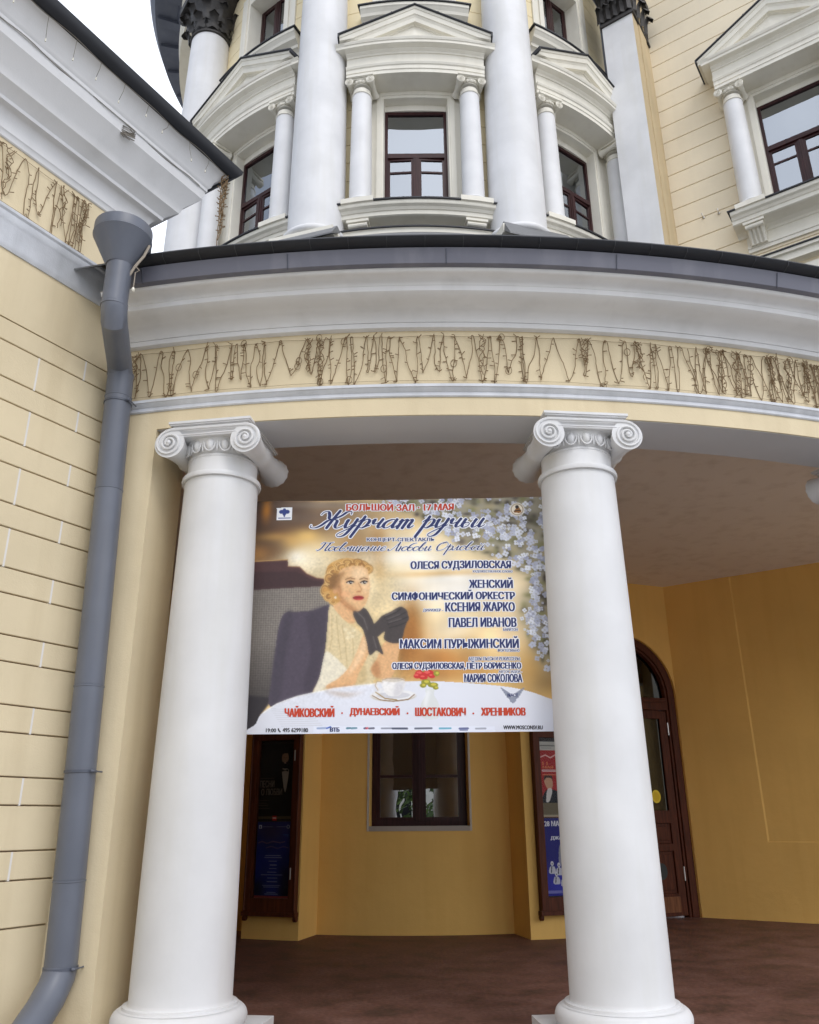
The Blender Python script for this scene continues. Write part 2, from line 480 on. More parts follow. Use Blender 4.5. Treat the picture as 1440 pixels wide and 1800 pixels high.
cor += [(11.94, 5.390), (11.98, 5.394), (12.04, 5.402), (12.10, 5.418), (12.118, 5.430), (12.118, 5.474)]
for i in range(11):     # cyma
    q = i / 10
    cor.append((12.124 + 0.130 * (q + 0.14 * sin(2 * pi * q) * -1), 5.478 + 0.075 * (q + 0.14 * sin(2 * pi * q))))
cor += [(12.262, 5.556), (12.20, 5.58), (11.4, 5.58)]
pring(cor, 'cornice', M_grey, radians(-12.9))
pring([(12.20, 5.548), (12.282, 5.548), (12.300, 5.556), (12.335, 5.678), (12.29, 5.680), (12.20, 5.67)], 'metal_fascia', M_fascia, PE)
# gutter: half-round lip over the fascia
gp = [(12.24, 5.680), (12.31, 5.684), (12.375, 5.694), (12.405, 5.709), (12.418, 5.728), (12.412, 5.742), (12.398, 5.748), (12.385, 5.742), (12.37, 5.722), (12.30, 5.705), (12.24, 5.70)]
pring(gp, 'gutter', M_gutter, PE)
M_clip = simple('galvanised_clip', (0.07, 0.072, 0.08), 0.4, 0.6)
a = PE + 0.012
while a < radians(30):
    m = MB()
    m.tube([ring(a, 12.345, 5.672), ring(a, 12.409, 5.696), ring(a, 12.420, 5.728)], 0.0022, 4)
    m.build('gutter_clip', M_clip, porch)
    a += 0.0245
for a in (-11.0, -5.3, 0.6, 7.0, 13.6, 20.5):
    a = radians(a)
    m = MB(); m.tube([ring(a, 12.287, 5.549), ring(a, 12.304, 5.557), ring(a, 12.338, 5.665)], 0.004, 5); m.build('fascia_seam', M_slate, porch)
pring([(12.385, 5.72), (12.385, 5.735), (6.6, 10.55), (5.7, 10.72), (5.7, 10.68), (6.6, 10.5)], 'roof', M_roof, radians(-40), PA1)
pring([(11.268, 4.66), (11.268, 5.25), (11.4, 5.25), (11.4, 4.66)], 'inner_beam_face', M_ceil)
m = MB(); m.mould([(4.6, 5.25), (11.39, 5.25), (11.39, 5.32), (4.6, 5.32)], radians(-62), radians(62), 90, ring)
m.build('ceiling', M_ceil, porch)
# anta closing the porch at the left end
m = MB()
m.mould([(11.27, 0.0), (11.79, 0.0), (11.79, 4.4734), (11.27, 4.4734)], PA0, radians(-11.1), 6, ring)
m.build('anta_pier', M_yel, porch)

# ------------------------------------------------------------------ left building
left = thing('yellow_annex', 'yellow annex on the left with banded blocks and a deep grey cornice', 'building', tuple(C0))
def blocks():
    m = MB()
    rows = []
    z = 0.777
    top = []
    # (z0, z1, joint offset, spacing)
    for k in range(9):
        rows.append((0.777 + 0.4692 * k, 1.065 + 0.4692 * k, -0.755, 1.18))
        rows.append((1.065 + 0.4692 * k, 0.777 + 0.4692 * (k + 1), -0.345, 0.80))
    gv = 0.005
    m.boxM(-14, -0.001, -0.30, -0.02, -0.15, 5.6, LEFT, 1, 1)     # backing, seen only in the grooves
    for z0, z1, j, sp in rows:
        us = [-0.0]
        u = j
        while u > -14:
            us.append(u); u -= sp
        us.append(-14)
        for a, b in zip(us[1:], us[:-1]):
            lo = a + (0.0045 if a != -14 else 0); hi = b - (0.0045 if b != 0 else 0)
            c = 0.006
            # chamfered block face
            pr = [(-0.02, z0 + gv), (-0.004, z0 + gv), (0, z0 + gv + c * .7), (0, z1 - gv - c * .5), (-0.004, z1 - gv), (-0.02, z1 - gv)]
            m.mould(pr, lo, hi, 1, LEFT, 0)
            if a != -14:
                m.boxM(a - 0.0075, a + 0.0075, -0.019, 0.0006, z0 - gv * .2, z1 - gv, LEFT, 1, 2)
    m.boxM(-14, 0, -0.02, 0.0, -0.15, 0.777 - gv, LEFT)
    m.boxM(-14, 0, -0.02, 0.0, 5.0 + gv, 5.6, LEFT)
    # end wall round the corner
    END = flat(C0, -EN, EL)
    m.boxM(0.02, 9, -0.30, -0.0005, -0.15, 5.6, END)
    return m
blocks().build('wall', [M_yel, M_groove, M_joint], left, bevel=0)
def wrap(prof, name, mat, smooth=True, l0=14.0, l1=9.0, closed=True, ang=32):
    """profile of (d outwards, z) carried round the outer corner with a mitre"""
    m = MB()
    rows = []
    for k, (a, b) in enumerate(((-l0, 0), (0, 0), (0, -l1))):
        row = []
        for d, z in prof:
            q = C0 + EN * d + EL * d
            if k == 0: q = C0 + EN * d - EL * l0
            if k == 2: q = C0 + EL * d - EN * l1
            row.append((q.x, q.y, z))
        rows.append(row)
    m.grid(rows, False, closed)
    return m.build(name, mat, left, smooth, ang=ang)
wrap([(-.3, 5.56), (0.012, 5.56), (0.018, 5.575), (0.03, 5.60), (0.036, 5.74), (0.045, 5.755), (0.05, 5.775), (0.06, 5.79), (0.066, 5.835), (0.08, 5.85), (0.084, 5.872), (0.07, 5.884), (-.3, 5.90)], 'belt_course', M_belt)
wrap([(-.3, 5.895), (0.0, 5.895), (0.0, 6.53), (-.3, 6.53)], 'frieze', M_yel, False)
lc = [(-.3, 6.50), (0.008, 6.50), (0.018, 6.508), (0.024, 6.545), (0.032, 6.556)]
for i in range(7):
    b = i / 6 * pi / 2
    lc.append((0.036 + 0.085 * (1 - cos(b)), 6.56 + 0.15 * sin(b)))
lc += [(0.135, 6.715), (0.14, 6.745), (0.165, 6.77), (0.20, 6.80), (0.235, 6.825), (0.26, 6.90), (0.375, 7.035), (0.375, 7.05)]
lc += [(0.388, 7.10), (0.388, 7.125), (0.402, 7.13), (0.402, 7.165), (0.425, 7.19), (0.44, 7.25), (0.50, 7.33), (0.535, 7.352), (0.535, 7.40), (-.3, 7.42)]
wrap(lc, 'cornice', M_grey)
wrap([(0.50, 7.355), (0.56, 7.352), (0.60, 7.375), (0.625, 7.41), (0.632, 7.45), (0.622, 7.462), (0.60, 7.44), (0.58, 7.41), (0.50, 7.40)], 'gutter', M_gutter)
wrap([(0.60, 7.415), (0.60, 7.43), (-5.0, 8.4), (-5.0, 8.36)], 'roof', M_slate, False)

V3 = Vector
# ------------------------------------------------------------------ round tower
tower = thing('round_tower', 'tall cream round tower with white half columns and pedimented windows behind the porch', 'tower', (CX, CY - 5.5, 0))
BA = radians(36)
BAYS = {0: bay(0.0), 1: bay(BA), -1: bay(-BA)}
HB = RT * BA / 2                            # half bay width measured at the wall

def grooved(zs, z0, z1, r_in, r_out, d=0.03, g=0.014):
    """wall profile with horizontal V joints"""
    pr = [(r_in, z0), (r_out, z0)]
    for z in zs:
        if z0 + .05 < z < z1 - .05:
            pr += [(r_out, z - g * .6), (r_out - d, z - g * .2), (r_out - d, z + g * .3), (r_out, z + g * .5)]
    return pr + [(r_out, z1), (r_in, z1)]
GZ = [10.96 + 0.4375 * k for k in range(24)]
M_tg = [M_crm]
def tower_wall_bay(k):
    M = BAYS[k]
    m = MB()
    zo0, zo1 = 11.60, 14.62                 # main window opening
    zu0, zu1, hu = 17.02, 19.0, 0.58        # upper window opening
    h = 0.66
    for a, b in ((-HB, -h), (h, HB)):
        m.mould(grooved(GZ, 5.3, 16.6, 5.0, RT), a, b, 8, M)
    for a, b in ((-HB, -hu), (hu, HB)):
        m.mould(grooved(GZ, 16.6, 19.95, 5.0, RT), a, b, 8, M)
    m.mould(grooved(GZ, 5.3, zo0, 5.0, RT), -h, h, 8, M)
    m.mould(grooved(GZ, zo1, 16.6, 5.0, RT), -h, h, 8, M)
    m.mould(grooved(GZ, 16.6, zu0, 5.0, RT), -hu, hu, 8, M)
    m.mould(grooved(GZ, zu1, 19.95, 5.0, RT), -hu, hu, 8, M)
    return m.build('wall', M_crm, tower)

def bars(m, hw, z0, z1, r0, r1, M, mat=0):
    m.boxM(-hw, hw, r0, r1, z0, z1, M, 1, mat)

def window_unit(parent, M, u, hw, z0, z1, zt, rw, name='window', curtain=True, mid=None, glass=None):
    """frame with a transom light over two casements; panes, curtain and a dim room box behind"""
    G = lambda uu, r, z: M(u + uu, r, z)
    m = MB()
    fw, d = 0.075, 0.07
    m.boxM(-hw, -hw + fw, rw - d, rw, z0, z1, G); m.boxM(hw - fw, hw, rw - d, rw, z0, z1, G)
    m.boxM(-hw + fw, hw - fw, rw - d, rw, z1 - fw, z1, G); m.boxM(-hw + fw, hw - fw, rw - d, rw, z0, z0 + fw, G)
    if zt:
        m.boxM(-hw + fw, hw - fw, rw - d, rw + .006, zt - .075, zt + .055, G)
        m.boxM(-hw + fw, hw - fw, rw + .006, rw + .03, zt - .075, zt - .05, G)
    top = zt - .075 if zt else z1 - fw
    m.boxM(-0.055, 0.055, rw - d, rw + .003, z0 + fw, top, G)
    m.boxM(-0.014, 0.014, rw + .003, rw + .016, z0 + fw, top, G)
    fr = m.build('window', M_frame, parent, bevel=0.006)
    fr.name = name
    cas = []
    for s in (-1, 1):
        a, b = (0.055, hw - fw) if s > 0 else (-hw + fw, -0.055)
        m = MB(); w = 0.045
        zz0, zz1 = z0 + fw, top
        for q in ((a, a + w, zz0, zz1), (b - w, b, zz0, zz1), (a + w, b - w, zz0, zz0 + w), (a + w, b - w, zz1 - w, zz1)):
            m.boxM(q[0], q[1], rw - d + .012, rw - .012, q[2], q[3], G)
        if mid: m.boxM(a + w, b - w, rw - d + .016, rw - .016, mid - .018, mid + .018, G)
        m.build('sash', M_frame, fr)
        m = MB(); m.boxM(a + w - .01, b - w + .01, rw - d * .55 - .003, rw - d * .55 + .003, zz0 + w - .01, zz1 - w + .01, G)
        m.build('pane', glass or M_glass, fr)
    if zt:
        m = MB(); m.boxM(-hw + fw - .01, hw - fw + .01, rw - d * .55 - .003, rw - d * .55 + .003, zt + .045, z1 - fw + .01, G)
        m.build('pane', glass or M_glass, fr)
    # room behind
    m = MB()
    ro = rw - d - .005
    m.add([G(x, r, z) for x, r, z in ((-hw, ro, z0), (hw, ro, z0), (hw, ro, z1), (-hw, ro, z1), (-hw * 1.5, ro - 1.0, z0 - .5), (hw * 1.5, ro - 1.0, z0 - .5), (hw * 1.5, ro - 1.0, z1 + .3), (-hw * 1.5, ro - 1.0, z1 + .3))],
          [(4, 5, 6, 7), (0, 1, 5, 4), (1, 2, 6, 5), (2, 3, 7, 6), (3, 0, 4, 7)])
    m.build('room_recess', M_room if curtain else M_dark, fr)
    if curtain:
        m = MB(); K = 40
        rows = []
        for z in (z0 + .02, (zt - .12) if zt else z1 - .1):
            rows.append([G(-hw + .05 + (2 * hw - .1) * i / K, ro - .035 - .018 * sin(i * 1.9) - .010 * sin(i * .7), z) for i in range(K + 1)])
        m.grid(rows); m.build('curtain', M_curt, fr, True)
        if zt:
            m = MB(); m.boxM(-hw + .05, hw - .05, ro - .10, ro - .085, zt + .03, z1 - .02, G)
            m.build('roller_blind', M_curt, fr)
    return fr

def console(m, u, M, z0, z1, r0, r1, hw):
    """scroll bracket with flutes on its front"""
    pr = [(r0, z0)]
    for i in range(9):
        q = i / 8
        pr.append((r0 + (r1 - r0) * (0.30 + 0.70 * q ** 1.4), z0 + (z1 - z0) * (0.02 + 0.86 * q)))
    pr += [(r1, z1), (r0, z1)]
    m.mould(pr, u - hw, u + hw, 4, M)
    for i in range(4):
        x = u - hw + hw * 2 * (i + .5) / 4
        m.tube([M(x, r + .004, z) for r, z in pr[1:10]], hw * .19, 6)
    m.tube([M(u - hw * 1.08, r1 * .985 + r0 * .015, z1 - .05), M(u + hw * 1.08, r1 * .985 + r0 * .015, z1 - .05)], .045, 10)
    m.boxM(u - hw * 1.25, u + hw * 1.25, r0, r1 + .05, z1, z1 + .05, M)

def half_col(name, parent, M, u, r, z0, z1, rb, rt, mat, tn, capt, base=True):
    c = M(u, r, 0)
    m = MB()
    pr = []
    for i in range(17):
        q = i / 16
        pr.append((rb - (rb - rt) * q ** 1.5, z0 + (z1 - z0) * q))
    m.lathe(pr, c, n=40)
    o = m.build(name, mat, parent, True)
    if base:
        m = MB()
        pr = [(rb + .02 * rb, z0 + rb * .18), (rb * 1.10, z0 + rb * .17), (rb * 1.12, z0 + rb * .10)]
        for i in range(9):
            b = pi / 2 - pi * i / 8
            pr.append((rb * (1.10 + .13 * cos(b)), z0 - rb * .02 + rb * .13 * sin(b)))
        pr.append((rb * 1.08, z0 - rb * .2))
        m.lathe(pr, c, n=40)
        m.build('base', mat, o, True)
    return o, c

def aedicule(parent, M, u, nrm, nseg=14, scale_r=1.0, curtain=True):
    """columned and pedimented surround of one window; u = its centre line"""
    G = lambda uu, r, z: M(u + uu, r, z)
    m = MB()      # jambs and lintel of the opening
    for s in (-1, 1):
        a, b = sorted((s * .62, s * .78))
        m.mould([(5.2, 11.6), (5.585, 11.6), (5.585, 14.60), (5.2, 14.60)], a, b, 3, G)
        a, b = sorted((s * .655, s * .75)); m.boxM(a, b, 5.585, 5.605, 11.8, 14.66, G)
        a, b = sorted((s * .78, s * 1.20)); m.mould([(5.4, 11.6), (5.575, 11.6), (5.575, 14.80), (5.4, 14.80)], a, b, 3, G)
    m.mould([(5.2, 14.46), (5.40, 14.46), (5.40, 14.62), (5.2, 14.62)], -.64, .64, nseg, G)
    m.mould([(5.2, 14.60), (5.585, 14.60), (5.585, 14.66), (5.605, 14.665), (5.605, 14.72), (5.59, 14.73), (5.59, 14.80), (5.2, 14.80)], -.78, .78, nseg, G)
    m.build('window_surround', M_trim, parent)
    for s in (-1, 1):
        o, c = half_col('aedicule_column', parent, G, s * .98, 5.86, 11.83, 14.36, 0.205, 0.185, M_white, None, None)
        m = MB()
        t, n = nrm(u + s * .98)
        m.lathe([(.186, 14.34), (.20, 14.345), (.203, 14.36), (.19, 14.375), (.172, 14.38), (.17, 14.48)], c, n=32, cap=False)
        ionic(m, c, t, n, .205, .085, .21, 14.70, 14.615, .165, True, .6)
        m.boxM(s * .98 - .235, s * .98 + .235, 5.62, 6.10, 14.70, 14.755, G)
        m.build('capital', M_trim, o, True, ang=50)
        m = MB(); m.boxM(s * .98 - .27, s * .98 + .27, 5.56, 6.12, 11.70, 11.80, G, 2); m.build('plinth', M_trim, o)
    m = MB()      # entablature
    pr = [(5.5, 14.757), (6.03, 14.757), (6.03, 14.84), (6.045, 14.845), (6.045, 14.93), (6.065, 14.945), (6.08, 14.985), (6.08, 15.0), (6.02, 15.005), (6.02, 15.235), (6.04, 15.24), (6.05, 15.27), (6.09, 15.30), (6.10, 15.315), (6.17, 15.33), (6.20, 15.34), (6.20, 15.40), (6.215, 15.405), (6.23, 15.44), (6.235, 15.46), (5.5, 15.46)]
    m.mould(pr, -1.235, 1.235, nseg, G)
    # side returns: widen the cornice at the ends
    m.mould([(5.5, 15.33), (6.20, 15.34), (6.20, 15.40), (6.235, 15.46), (5.5, 15.46)], -1.39, -1.235, 2, G)
    m.mould([(5.5, 15.33), (6.20, 15.34), (6.20, 15.40), (6.235, 15.46), (5.5, 15.46)], 1.235, 1.39, 2, G)
    m.build('entablature', M_trim, parent)
    t_, n_ = nrm(u); o_ = V3(G(0, 5.56, 0)) - n_ * 5.56     # the pediment front is flat although the wall curves
    Q = lambda x, r, z: tuple(o_ + t_ * x + n_ * r + V3((0, 0, z)))
    m = MB()
    ze, za, hw = 15.462, 16.345, 1.455
    sl = (za - 15.56) / hw
    def rake(dz0, dz1, r1):
        for sgn in (-1, 1):
            x1 = min(hw, (za + dz1 - ze) / sl)
            rows = []
            for i in range(7):
                x = x1 * i / 6
                zl, zh = max(ze, za + dz0 - sl * x), max(ze + .001, za + dz1 - sl * x)
                rows.append([Q(sgn * x, 5.3, zl), Q(sgn * x, r1, zl), Q(sgn * x, r1 + .012, zh), Q(sgn * x, 5.3, zh)])
            m.grid(rows, False, True)
            m.add(rows[-1], [(0, 1, 2, 3)])
    m.prism([(-1.30, ze), (1.30, ze), (0, za - .12)], 5.3, 5.985, Q)
    rake(-.34, -.315, 6.00); rake(-.315, -.215, 6.075); rake(-.215, -.19, 6.09); rake(-.19, -.165, 6.10); rake(-.165, -.05, 6.125); rake(-.05, .0, 6.15)
    m.prism([(-.30, ze), (.30, ze), (0, ze + .41)], 5.98, 6.02, Q); m.prism([(-.17, ze), (.17, ze), (0, ze + .33)], 6.02, 6.04, Q)
    m.build('pediment', M_trim, parent)
    m = MB()      # sheet metal roof of the pediment
    for sgn in (-1, 1):
        rows = []
        for i in range(7):
            x = (hw + .03) * i / 6
            z = za + .002 - sl * x
            rows.append([Q(sgn * x, 5.2, z), Q(sgn * x, 6.185, z), Q(sgn * x, 6.195, z + .012), Q(sgn * x, 6.185, z + .045), Q(sgn * x, 5.2, z + .045)])
        m.grid(rows, False, True); m.add(rows[-1], [(0, 1, 2, 3, 4)])
        a, b = sorted((sgn * (hw + .003), sgn * (hw + .035)))
        m.boxM(a, b, 5.2, 6.19, za - sl * hw - .07, za - sl * hw + .02, Q)
        for k in range(2):      # standing seams
            x = sgn * (.45 + .55 * k); z = za - sl * abs(x) + .045
            m.tube([Q(x, 5.4, z + .01), Q(x, 6.18, z + .01)], .014, 5)
    m.build('pediment_roof', M_gutter, parent)
    m = MB()      # sill
    pr = [(5.5, 11.36), (5.60, 11.36), (5.62, 11.40), (5.70, 11.44), (5.94, 11.455), (5.97, 11.47), (5.97, 11.55), (5.99, 11.555), (6.02, 11.60), (6.07, 11.625), (6.08, 11.65), (6.08, 11.70), (5.5, 11.74)]
    m.mould(pr, -1.36, 1.36, nseg, G)
    m.mould([(5.5, 11.0), (5.60, 11.0), (5.60, 11.07), (5.62, 11.08), (5.62, 11.14), (5.58, 11.15), (5.58, 11.36), (5.5, 11.36)], -1.22, 1.22, nseg, G)
    sl_o = m.build('sill', M_trim, parent)
    m = MB()
    m.mould([(5.5, 11.742), (6.09, 11.702), (6.115, 11.70), (6.115, 11.728), (6.09, 11.735), (5.5, 11.80)], -1.40, 1.40, nseg, G)
    m.build('sill_flashing', M_gutter, sl_o)
    for s in (-1, 1):
        m = MB(); console(m, s * 1.0, G, 11.09, 11.39, 5.56, 5.92, .15)
        m.build('bracket', M_trim, sl_o, True)
    return window_unit(parent, M, u, .635, 11.72, 14.47, 13.36, 5.39, 'window', curtain, 12.96)

def ringn(a0):
    def f(u):
        a = a0 + u / RT
        return Vector((cos(a), sin(a), 0)), Vector((sin(a), -cos(a), 0))
    return f
for k in (-1, 0, 1):
    tower_wall_bay(k)
    aedicule(tower, BAYS[k], 0.0, ringn(BA * k))
    # upper window: sill and frame
    M = BAYS[k]
    m = MB()
    pr = [(5.5, 16.30), (5.60, 16.30), (5.62, 16.42), (5.66, 16.46), (5.70, 16.48), (5.70, 16.56), (5.73, 16.58), (5.80, 16.62), (5.82, 16.68), (5.86, 16.74), (5.88, 16.76), (5.88, 16.83), (5.5, 16.86)]
    m.mould(pr, -1.05, 1.05, 12, M)
    m.mould([(5.5, 16.05), (5.62, 16.05), (5.62, 16.30), (5.5, 16.30)], -.95, .95, 12, M)
    so = m.build('sill', M_trim, tower)
    m = MB(); m.mould([(5.5, 16.862), (5.895, 16.832), (5.91, 16.835), (5.91, 16.865), (5.5, 16.91)], -1.09, 1.09, 12, M); m.build('sill_flashing', M_gutter, so)
    m = MB()
    for s in (-1, 1):
        a, b = sorted((s * .56, s * .86)); m.mould([(5.2, 16.85), (5.60, 16.85), (5.60, 19.2), (5.2, 19.2)], a, b, 3, M)
        a, b = sorted((s * .62, s * .70)); m.boxM(a, b, 5.60, 5.63, 16.87, 19.2, M)
    m.mould([(5.2, 18.98), (5.60, 18.98), (5.60, 19.3), (5.2, 19.3)], -.86, .86, 8, M)
    m.build('window_surround', M_trim, tower)
    window_unit(tower, M, 0.0, .575, 16.88, 19.0, None, 5.27, 'upper_window', True, None)

def giant_column(k):
    M = bay(BA * k)
    o, c = half_col('engaged_column', tower, M, 0, 5.905, 11.02, 18.5, 0.515, 0.435, M_white, None, None)
    a = BA * k
    n = Vector((sin(a), -cos(a), 0)); t = Vector((cos(a), sin(a), 0))
    # blackened foliage capital
    m = MB()
    m.lathe([(.45, 18.48), (.475, 18.49), (.48, 18.53), (.455, 18.56), (.44, 18.6), (.44, 19.2), (.50, 19.5), (.62, 19.72)], (c[0], c[1], 0), n=32)
    org = Vector((c[0], c[1], 0))
    for tier, (zb, zt, rr, num, off) in enumerate(((18.58, 18.98, .46, 10, 0), (18.78, 19.34, .50, 10, .5))):
        for i in range(num):
            b = 2 * pi * (i + off) / num
            d = n * cos(b) + t * sin(b); e = t * cos(b) - n * sin(b)
            rows = []
            for j in range(7):
                q = j / 6
                w = .14 * (1 - .35 * q) * (1 + .18 * ((j % 2) * 2 - 1))
                rad = rr + .02 + .05 * q + (.15 * max(0, q - .6) / .4)
                z = zb + (zt - zb) * (q if q < .85 else .85 - (q - .85) * .8)
                rows.append([org + d * rad + e * (-w) + Vector((0, 0, z - .03)), org + d * (rad + .05) + Vector((0, 0, z)), org + d * rad + e * w + Vector((0, 0, z - .03))])
            m.grid(rows)
    for sx in (-1, 1):
        for sy in (-1, 1):
            d = (t * sx + n * sy).normalized()
            cc = org + d * .68 + Vector((0, 0, 19.52))
            pts = []; rad = []
            for i in range(26):
                b = pi / 2 - 2 * pi * 1.9 * i / 25
                r = .17 * (1 - .8 * i / 25)
                pts.append(cc + d * (r * cos(b)) + Vector((0, 0, r * sin(b)))); rad.append(.05 - .02 * i / 25)
            m.tube(pts, rad, 7)
            m.tube([org + d * .46 + Vector((0, 0, 19.0)), org + d * .55 + Vector((0, 0, 19.4)), cc + Vector((0, 0, .17))], .05, 6)
    F = lambda u, r, z: tuple(org + t * u + n * r + Vector((0, 0, z)))
    m.boxM(-.62, .62, -.62, .62, 19.72, 19.93, F)
    m.build('capital', M_bronze, o, True, ang=40)
    m = MB()
    m.boxM(-.60, .60, -.3, .62, 10.72, 10.90, F)
    m.build('plinth', M_trim, o)
    m = MB()
    # lead saddle shedding water from the column foot
    e_ = .06 if k > 0 else -.03
    sa = [F(-.62, .9, 10.50), F(.72, .9, 10.50), F(.66, .56, 10.93 + e_), F(-.56, .56, 10.93 + e_)]
    sb = [F(-.62, .9, 10.47), F(.72, .9, 10.47), F(.66, .40, 10.90 + e_), F(-.56, .40, 10.90 + e_)]
    m.add(sa + sb, [(0, 1, 2, 3), (4, 5, 6, 7), (0, 1, 5, 4), (1, 2, 6, 5), (2, 3, 7, 6), (3, 0, 4, 7)])
    m.build('saddle_flashing', M_roof, o)
for k in (-1.5, -.5, .5): giant_column(k)
# string course, main entablature and cornice
m = MB(); m.mould([(5.4, 10.86), (6.02, 10.86), (6.05, 10.93), (6.10, 10.97), (6.10, 11.04), (6.12, 11.055), (5.4, 11.07)], radians(-58), radians(54), 90, ring)
sc = m.build('string_course', M_trim, tower)
m = MB(); m.mould([(5.4, 11.072), (6.13, 11.057), (6.145, 11.06), (6.145, 11.085), (5.4, 11.105)], radians(-58), radians(54), 90, ring); m.build('course_flashing', M_gutter, sc)
m = MB(); m.mould([(5.3, 19.93), (6.35, 19.93), (6.35, 20.25), (6.37, 20.26), (6.37, 20.55), (6.42, 20.62), (6.42, 20.7), (6.33, 20.72), (6.33, 21.5), (6.42, 21.55), (6.45, 21.62), (5.3, 21.62)], radians(-128), radians(40), 120, ring)
m.build('main_entablature', M_trim, tower, True)
m = MB(); m.mould([(5.3, 21.625), (6.5, 21.625), (6.55, 21.75), (7.14, 21.80), (7.16, 22.05), (7.28, 22.2), (7.33, 22.35), (5.3, 22.6)], radians(-128), radians(46), 120, ring)
co = m.build('main_cornice', M_slate, tower, True)
for i in range(24):
    a = radians(-126 + 7 * i)
    if a > radians(40): break
    m = MB(); m.mould([(6.4, 21.62), (7.06, 21.70), (7.08, 21.79), (6.4, 21.79)], a - .018, a + .018, 2, ring); m.build('modillion', M_slate, co)
# back of the drum and its top, out of view from the street but solid
m = MB()
m.mould([(5.0, 5.3), (RT, 5.3), (RT, 19.95), (5.0, 19.95)], radians(-128), radians(-54.2), 30, ring)
m.build('wall', M_crm, tower)
m = MB(); m.mould([(0.3, 22.55), (7.0, 22.5), (7.0, 22.56), (0.3, 24.5)], radians(-179), radians(179), 60, ring); m.build('roof', M_slate, tower)

# ------------------------------------------------------------------ tower, ground floor inside the porch
LOW = bay(0.0)
m = MB()
hl, zl0, zl1 = 0.705, 1.31, 3.55
UO = -0.075
m.boxM(-HB, UO - hl, 5.0, RT, 0, 5.25, LOW, 8); m.boxM(UO + hl, HB, 5.0, RT, 0, 5.25, LOW, 8)
m.boxM(UO - hl, UO + hl, 5.0, RT, 0, zl0, LOW, 8); m.boxM(UO - hl, UO + hl, 5.0, RT, zl1, 5.25, LOW, 8)
m.build('porch_wall', M_yel_in, tower)
for k in (-1.5, -.5, .5):
    m = MB(); A0, A1 = {-1.5: (-58, -50), -.5: (-23.0, -15.35), .5: (12.3, 21.0)}[k]
    m.boxM(RT * radians(A0), RT * radians(A1), 5.0, 6.20, 0, 5.25, LOW, 4)
    m.build('porch_pier', M_yel_in, tower)
m = MB(); m.boxM(-HB, HB, 5.0, RT, 0, 5.25, BAYS[-1], 8); m.build('porch_wall', M_yel_in, tower)
# window between the notice cases
window_unit(tower, LOW, UO, .70, zl0 + .04, zl1, None, RT - .20, 'ground_window', False, 2.02, M_glass_d)
m = MB()
m.boxM(UO - .70, UO + .70, 5.2, RT + .012, zl0 - .02, zl0 + .045, LOW, 6)
m.build('ground_window_sill', plaster('grey_sill_paint', (0.42, 0.38, 0.33), 0.6, .1), tower)
M_rev = plaster('pale_reveal_paint', (0.60, 0.56, 0.48), 0.7, .05)
for a, b in ((UO - .73, UO - .702), (UO + .702, UO + .73)):
    m = MB(); m.boxM(a, b, RT, RT + .01, zl0 - .02, zl1 + .03, LOW, 2); m.build('ground_window_edge', M_rev, tower)
# door wall
SC, HWD, ZS = -1.0, 1.0, 3.34
def archpoly(c, w, z0, zs, n=20):
    return [(c - w, z0), (c - w, zs)] + [(c - w * cos(pi * i / n), zs + w * sin(pi * i / n)) for i in range(1, n)] + [(c + w, zs), (c + w, z0)]
m = MB()
N = 24
# wall with an arched opening, built as strips left, right and above
m.boxM(-2.8, SC - HWD, -.25, 0, 0, 5.25, DOORW); m.boxM(SC + HWD, 0.35, -.25, 0, 0, 5.25, DOORW)
for i in range(N):
    x0 = SC - HWD * cos(pi * i / N); x1 = SC - HWD * cos(pi * (i + 1) / N)
    za, zb = ZS + HWD * sin(pi * i / N), ZS + HWD * sin(pi * (i + 1) / N)
    m.prism([(x0, za), (x1, zb), (x1, 5.25), (x0, 5.25)], -.25, 0, DOORW)
m.build('porch_wall', M_yel_in, tower)
def archband(m, c, w0, w1, z0, zs, r0, r1, M, n=24):
    rows = []
    outer = [(c - w1, z0)] + [(c - w1 * cos(pi * i / n), zs + w1 * sin(pi * i / n)) for i in range(n + 1)] + [(c + w1, z0)]
    inner = [(c - w0, z0)] + [(c - w0 * cos(pi * i / n), zs + w0 * sin(pi * i / n)) for i in range(n + 1)] + [(c + w0, z0)]
    for (a, za), (b, zb) in zip(outer, inner):
        rows.append([M(a, r0, za), M(a, r1, za), M(b, r1, zb), M(b, r0, zb)])
    m.grid(rows, False, True)
    m.add(rows[0], [(0, 1, 2, 3)]); m.add(rows[-1], [(0, 1, 2, 3)])
m = MB()
archband(m, SC, HWD - .13, HWD - .001, 0.0, ZS, -.22, -.04, DOORW)
archband(m, SC, HWD - .17, HWD - .13, 0.0, ZS, -.22, -.07, DOORW)
m.boxM(SC - HWD + .17, SC + HWD - .17, -.22, -.06, 3.12, 3.32, DOORW); m.boxM(SC - HWD + .17, SC + HWD - .17, -.06, -.035, 3.24, 3.28, DOORW)
door = m.build('door', M_wood, tower, bevel=.008)
m = MB(); m.prism(archpoly(SC, HWD - .16, 3.30, ZS), -.16, -.15, DOORW); m.build('fanlight_pane', M_glass_door, door)
m = MB(); m.boxM(SC - HWD, SC + HWD, -.6, -.58, 0, 4.5, DOORW); m.build('dark_lobby', M_dark, door)
